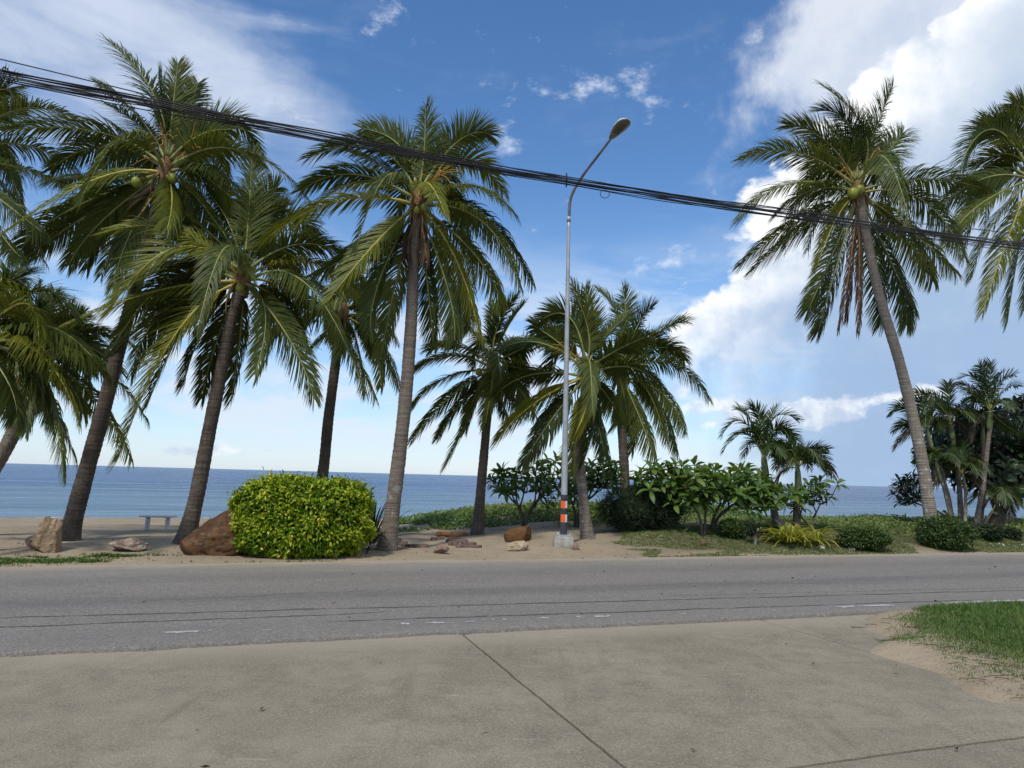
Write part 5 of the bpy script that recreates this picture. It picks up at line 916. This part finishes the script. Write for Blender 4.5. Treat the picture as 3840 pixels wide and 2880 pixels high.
feather_palm('tall clump of slim feather palms with greyish dry fronds behind the curved palm', at(*zK(800, 1420), CL), [
    ([zK(690, 1400), zK(655, 1160), zK(585, 950), zK(530, 800)], CL, zK(490, 640), fr(zK, [(330, 470, 205, 540, 0), (350, 590, 235, 655, .2), (340, 680, 240, 790, -.1, DRY), (470, 480, 410, 410, .1, dict(droop=.4)), (540, 500, 520, 440, .3), (560, 570, 650, 630, .1, DRY), (410, 520, 300, 440, .4)]), .06),
    ([zK(760, 1410), zK(738, 1050), zK(712, 850), zK(690, 700)], CL+.4, zK(672, 570), fr(zK, [(560, 435, 385, 345, 0), (665, 400, 655, 285, 0, dict(droop=.3)), (765, 450, 850, 395, .1), (780, 510, 915, 510, -.1), (590, 560, 520, 650, 0, DRY), (760, 600, 830, 700, -.2, DRY), (600, 440, 480, 370, .4)]), .07),
    ([zK(870, 1450), zK(915, 1150), zK(948, 900), zK(970, 700)], CL-.2, zK(985, 490), fr(zK, [(890, 265, 755, 245, 0), (830, 320, 685, 290, .2, DRY), (985, 270, 990, 125, 0, dict(droop=.25)), (940, 260, 900, 150, .2, dict(droop=.4)), (1050, 300, 1168, 220, 0), (1090, 340, 1192, 310, .2), (1080, 420, 1150, 450, -.2, DRY), (870, 390, 740, 310, -.3), (1030, 280, 1075, 200, .3, dict(droop=.4)), (890, 560, 850, 720, -.3, DRY), (1090, 600, 1244, 700, -.3)]), .075),
    ([zK(900, 1440), zK(935, 1100), zK(925, 800)], CL+.5, zK(920, 600), fr(zK, [(830, 520, 740, 540, 0), (1000, 530, 1100, 600, 0, DRY), (860, 640, 820, 760, 0, DRY), (960, 480, 1000, 420, .2)]), .06),
    ([zK(785, 1400), zK(790, 1150), zK(780, 1050)], CL-.3, zK(765, 980), fr(zK, [(700, 900, 640, 880, 0), (820, 880, 890, 880, 0, DRY), (760, 850, 740, 780, 0, dict(droop=.4)), (840, 980, 870, 1060, 0, DRY)]), .04),
    ([zK(700, 1400), zK(620, 1100), zK(580, 980)], CL-.3, zK(558, 890), fr(zK, [(510, 830, 450, 820, 0), (570, 960, 560, 1080, 0, DRY), (620, 850, 690, 900, 0)]), .045),
    ([zK(920, 1430), zK(985, 1300)], CL-.2, zK(1030, 1215), fr(zK, [(1090, 1200, 1140, 1330, 0, DRY), (980, 1190, 930, 1260, 0, DRY), (1040, 1280, 1040, 1400, 0, DRY), (1080, 1170, 1120, 1230, .2)]), .03)], 73)

# ------------------------------------------------------------------ bushes
rng = np.random.default_rng(51)
def bpx(x, y, z=zJ): return onground(hit(*z(x, y)))
def rpx(w, Y, s=1.784): return w/s*Y/FOC
bb = onground(at(*zM(250, 1035), 16.9)); bush('feathery_bush', 'wide dark feathery bush right of the lamp post palm', 'bush', bb, (.92, .55, .50), 9000, .15, .013, 'bush_d', 2.0, .22, twig=.32, up=.5, bright=.5)
BG = 'low rounded bushes on the verge'
for (x, y, w, h, n, lab, mt) in [(290, 1315, 150, 105, 2600, 'small dark clipped bush below the broad frangipani', 'bush'), (1195, 1380, 300, 130, 5200, 'rounded green bush on the verge right of the pale stones', 'bush'), (1745, 1375, 320, 190, 5600, 'largest low green bush at the foot of the curved palm', 'bush'), (2025, 1320, 200, 90, 2600, 'small dark bush under the tall feather palm clump', 'bush_d'), (2195, 1320, 110, 60, 1500, 'tiny dark bush at the right picture edge', 'bush_d')]:
    b = bpx(x, y); Y = b[1]; b = onground(b+np.array([0, .35, 0])); bush('low_bush', lab, 'bush', b, (rpx(w, Y)/2, rpx(w, Y)*.40, rpx(h, Y)/1.85), n, .06, .034, mt, 2.1, .26, BG, twig=.22, bright=.62)
rng = np.random.default_rng(52)
b = bpx(415, 1325); root = thing('forked_sapling', 'small forked sapling with a bent bare branch among low bushes', 'sapling', b); k = b[1]/FOC/1.784
C1 = catmull([np.array([0, 0, -.03]), np.array([.0, 0, 40*k]), np.array([5*k, 0, 70*k]), np.array([20*k, .02, 95*k]), np.array([45*k, .03, 108*k])], 12); V, F = tube(C1, np.linspace(.035, .018, 12), 7); link('stem', mesh('stem', V, F, smooth=True), M['driftwood'], root)
n = 160; P = np.array([-18*k, 0, 75*k])+rng.normal(0, 1, (n, 3))*np.array([16*k, .08, 22*k]); V, F, A = leaf_scatter(P, rng.normal(0, .4, (n, 3))+np.array([-.2, 0, 1.0]), .13, .035, rng.random(n)*.6); link('foliage', mesh('foliage', V, F, A), M['bush_d'], root)['kind'] = 'stuff'
rng = np.random.default_rng(53)
for (x, y, n, l, lab) in [(590, 1335, 40, .72, 'leftmost yellow-striped strap-leaved clump on the verge'), (665, 1345, 54, .85, 'largest yellow-striped strap-leaved clump, middle of the row'), (765, 1335, 40, .70, 'yellow-striped clump third from the left'), (850, 1335, 40, .72, 'rightmost yellow-striped strap-leaved clump')]:
    b = bpx(x, y); b = onground(b+np.array([0, .15, 0])); strap_plant('variegated_clump', lab, b, n, l, .042, 'straw', 'variegated strap-leaved clumps on the verge', lift=(.45, 1.45), arch=.95, rib=True)

# ------------------------------------------------------------------ ground cover and grass
def scatter_uv(n, u0, u1, v0, v1): 
    u = rng.uniform(u0, u1, n); v = rng.uniform(v0, v1, n); return u, v
def build_cover():
    global rng
    rng = np.random.default_rng(81)
    # beach creeper on the low mound in the middle
    u, v = scatter_uv(60000, 2.4, 15.5, 18.0, 27.0); m = fbm(u*.7+3, v*.7, 3); e = ss(u, 3.4, 6.4)*ss(v, 18.6, 19.6); keep = (m-.28)+.0 < e*1.0-.35*(1-e)-.12+.35*(rng.random(len(u))*.5); keep = (e > .15) & (m*.7 < e) & (v < 26.5-.0*u); u, v = u[keep], v[keep]; thin = (v < 24) | (rng.random(len(u)) < .4); u, v = u[thin], v[thin]
    x, y = to_xy(u, v); h = rng.random(len(u))**.7*(.06+.24*ss(u, 3.6, 6.5)*ss(v, 18.9, 20.2)*(.5+fbm(u*1.6, v*1.6, 2))); P = np.stack([x, y, ground_uv(u, v)+h], 1)
    D = rng.normal(0, 1, P.shape)*np.array([1, 1, .55])+np.array([0, -.25, .35]); rnd = np.clip(.25+.9*h/.25*.5+rng.normal(0, .2, len(u)), 0, 1); V, F, A = leaf_scatter(P, D, rng.uniform(.06, .11, len(u)), rng.uniform(.055, .09, len(u)), rnd, .15, up=np.array([0, -.3, 1.0])); o = link('beach_creeper', mesh('beach_creeper', V, F, A), M['creeper']); tag(o, 'thick green beach creeper covering the low mound behind the palms', 'ground cover', kind='stuff')
    # runners on the sand left of it
    parts = []; 
    u, v = scatter_uv(2600, .6, 4.6, 18.0, 20.4); k = (np.abs(v-18.6-.35*(u-.6)*.6-.25*np.sin(u*2)) < .16) | (np.abs(v-19.3-.15*np.sin(u*3)) < .12); u, v = u[k], v[k]; x, y = to_xy(u, v); P = np.stack([x, y, ground_uv(u, v)+.015+.05*rng.random(len(u))], 1); V, F, A = leaf_scatter(P, rng.normal(0, 1, P.shape)+np.array([0, 0, .5]), .08, .065, rng.random(len(u))*.7, .15); o = link('creeper_runners', mesh('creeper_runners', V, F, A), M['creeper']); tag(o, 'thin creeper runners stretching over bare sand', 'ground cover', kind='stuff')
    # mixed dune plants on the right
    u, v = scatter_uv(120000, 6.0, 40.0, 13.2, 26.5); m = fbm(u*.55+11, v*.8, 4); e = ss(u, 7.0, 10.5)*ss(v, 13.4, 15.2); keep = (m < .36+.30*e) & (rng.random(len(u)) < .35+.65*e) & (e > .05) & ((u < 24) | (rng.random(len(u)) < .5)); u, v = u[keep], v[keep]
    x, y = to_xy(u, v); hh = .05+.26*fbm(u*1.1, v*1.1+7, 3)**1.6*ss(v, 13.6, 16); z = ground_uv(u, v); half = rng.random(len(u)) < .72
    P = np.stack([x, y, z], 1); g1 = ~half; V1, F1, A1 = blades(P[g1], (hh[g1]*rng.uniform(.7, 1.5, g1.sum())), .016, .7, .8, np.clip(.35+rng.normal(0, .2, g1.sum())+.5*(m[keep][g1]-.45), 0, 1))
    P2 = P[half]+np.array([0, 0, 1.0])*(hh[half]*rng.random(half.sum())**.8)[:, None]; V2, F2, A2 = leaf_scatter(P2, rng.normal(0, 1, P2.shape)*np.array([1, 1, .4]), rng.uniform(.05, .10, half.sum()), rng.uniform(.04, .075, half.sum()), np.clip(rng.normal(.5, .22, half.sum()), 0, 1), .15, up=np.array([0, -.5, 1.0]))
    V, F = merge([(V1, F1), (V2, [F2])]); o = link('dune_plants', mesh('dune_plants', V, F, np.concatenate([A1, A2])), M['dunegrass']); tag(o, 'low mixed dune plants and grass covering the ground on the right', 'ground cover', kind='stuff')
    # short patchy verge grass by the far road edge
    u, v = scatter_uv(260000, 3.6, 30, 12.5, 15.4); m = fbm(u*.8, v*2.0+3, 4); e = ss(u, 6.8, 9.5)*(1-ss(v, 14.6, 15.4)); keep = (u > 7.0+1.5*(m-.5)) & (m > .60-.26*e*ss(v, 12.6, 13.1)-.14*ss(u, 11, 15)) & (rng.random(len(u)) < .9); u, v = u[keep], v[keep]; x, y = to_xy(u, v); P = np.stack([x, y, ground_uv(u, v)-.004], 1); V, F, A = blades(P, rng.uniform(.02, .05, len(u)), .009, 1.1, 1.0, np.clip(rng.normal(.30, .2, len(u)), 0, 1)); o = link('verge_grass', mesh('verge_grass', V, F, A), M['dunegrass']); tag(o, 'short patchy grass on the sandy far verge', 'grass', kind='stuff')
    # small tufts at the left verge
    Vs = []; As = []
    for (dx, dy, ru, rv, n) in ((40, 1212, 1.1, .20, 3600), (-60, 1214, 1.0, .3, 3000), (225, 1200, .30, .14, 800), (255, 1203, .35, .10, 700), (190, 1215, .3, .05, 250), (115, 1205, .5, .07, 350), (640, 1214, 1.0, .05, 160), (330, 1200, .5, .08, 120)):
        c = hitd(dx, dy); a = rng.normal(0, .5, (n, 2)); uc, vc = to_uv(c[0], c[1]); uu = uc+a[:, 0]*ru; vv = np.maximum(vc+a[:, 1]*rv, 12.45); k = fbm(uu*5, vv*9, 3) > .42; uu, vv = uu[k], vv[k]; x, y = to_xy(uu, vv); P = np.stack([x, y, ground_uv(uu, vv)-.004], 1); V, F, A = blades(P, rng.uniform(.03, .075, len(P)), .012, .9, .9); Vs.append((V, F)); As.append(A)
    V, F = merge(Vs); o = link('grass_tufts', mesh('grass_tufts', V, F, np.concatenate(As)), M['lawn']); tag(o, 'green grass tufts on the sand near the left rocks', 'grass', kind='stuff')
    # lawn in the right foreground
    u, v = scatter_uv(210000, 5.0, 14.0, 2.0, 6.95); ge = np.interp(v, [2, 3.4, 4.0, 4.7, 5.2, 5.8, 6.4, 6.95], [4.95, 5.28, 5.42, 5.50, 5.75, 6.15, 6.9, 8.0]); m = fbm(u*2.1+5, v*2.1, 4); dens = ss(u-ge+1.3*(m-.5), -.30, .30); keep = rng.random(len(u)) < dens*np.where(u < 9.5, 1, .5); u, v = u[keep], v[keep]; x, y = to_xy(u, v); P = np.stack([x, y, ground_uv(u, v)-.006], 1); hh = (.022+.05*ss(u-sand_edge(v), .35, 1.2))*(.6+.8*fbm(u*3, v*3+4, 3))*rng.uniform(.6, 1.4, len(u))
    V, F, A = blades(P, hh, rng.uniform(.004, .007, len(u)), 1.1, 1.0, np.clip(rng.normal(.46, .24, len(u))+.4*(m[keep]-.5), 0, 1)); o = link('lawn_grass', mesh('lawn_grass', V, F, A), M['lawn']); tag(o, 'thick green grass at the right edge of the driveway', 'grass', kind='stuff')
    # straggling stems at its sandy rim
    parts = []
    for q in range(60):
        vv = rng.uniform(3.2, 6.6); uu = sand_edge(vv)+rng.uniform(.0, .75); x, y = to_xy(uu, vv); z = float(ground_uv(uu, vv))+.012; a = rng.uniform(2.2, 4.0); l = rng.uniform(.06, .26); d = np.array([math.cos(a), math.sin(a)*.8, 0]); C = catmull([np.array([x, y, z]), np.array([x, y, z+.004])+d*l*.5+rng.normal(0, .012, 3)*np.array([1, 1, .2]), np.array([x, y, z])+d*l], 6)
        C[:, 2] = np.maximum(C[:, 2], ground(C[:, 0], C[:, 1])+.006); parts.append(tube(C, .0022, 4, False))
    V, F = merge(parts); o = link('dry_runners', mesh('dry_runners', V, F, np.full(len(V), .6)), M['litter']); tag(o, 'dry grass runners straggling over the sand beside the driveway', 'grass', kind='stuff')
    # litter: bits of leaf and twig on sand, road edge and driveway
    U = []; 
    u, v = scatter_uv(2600, -12, 22, 12.3, 20.0); k = rng.random(len(u)) < np.where(v < 14, .75, .35); U.append((u[k], v[k], .0)); u, v = scatter_uv(26, -4, 6, 3.3, 6.6); U.append((u, v, 1)); u, v = scatter_uv(60, -9, 14, 7.2, 12.2); U.append((u, v, 2))
    Ps = []
    for (u, v, t) in U:
        x, y = to_xy(u, v); z = ground_uv(u, v)+.008 if t == 0 else np.full(len(u), -.022 if t == 1 else .007); Ps.append(np.stack([x, y, z], 1))
    P = np.vstack(Ps); D = rng.normal(0, 1, P.shape)*np.array([1, 1, .12]); V, F, A = leaf_scatter(P, D, rng.uniform(.02, .075, len(P)), rng.uniform(.010, .03, len(P)), rng.random(len(P)), .2, up=np.array([0, 0, 1.0])); o = link('leaf_litter', mesh('leaf_litter', V, F, A), M['litter']); tag(o, 'scattered brown leaf bits and twigs on sand and paving', 'leaf litter', kind='stuff')
    # fallen white petals under the dark frangipani
    P = np.array([bpx(rng.uniform(1960, 2212), rng.uniform(1322, 1345)) for _ in range(22)])+np.array([0, 0, .03]); V, F, A = leaf_scatter(P, rng.normal(0, 1, P.shape), .06, .045, rng.random(len(P)), .2, up=np.array([0, 0, 1.0])); o = link('fallen_petals', mesh('fallen_petals', V, F, A), M['petal_white']); tag(o, 'fallen white petals on the grass at the right', 'petals', kind='stuff')
build_cover()
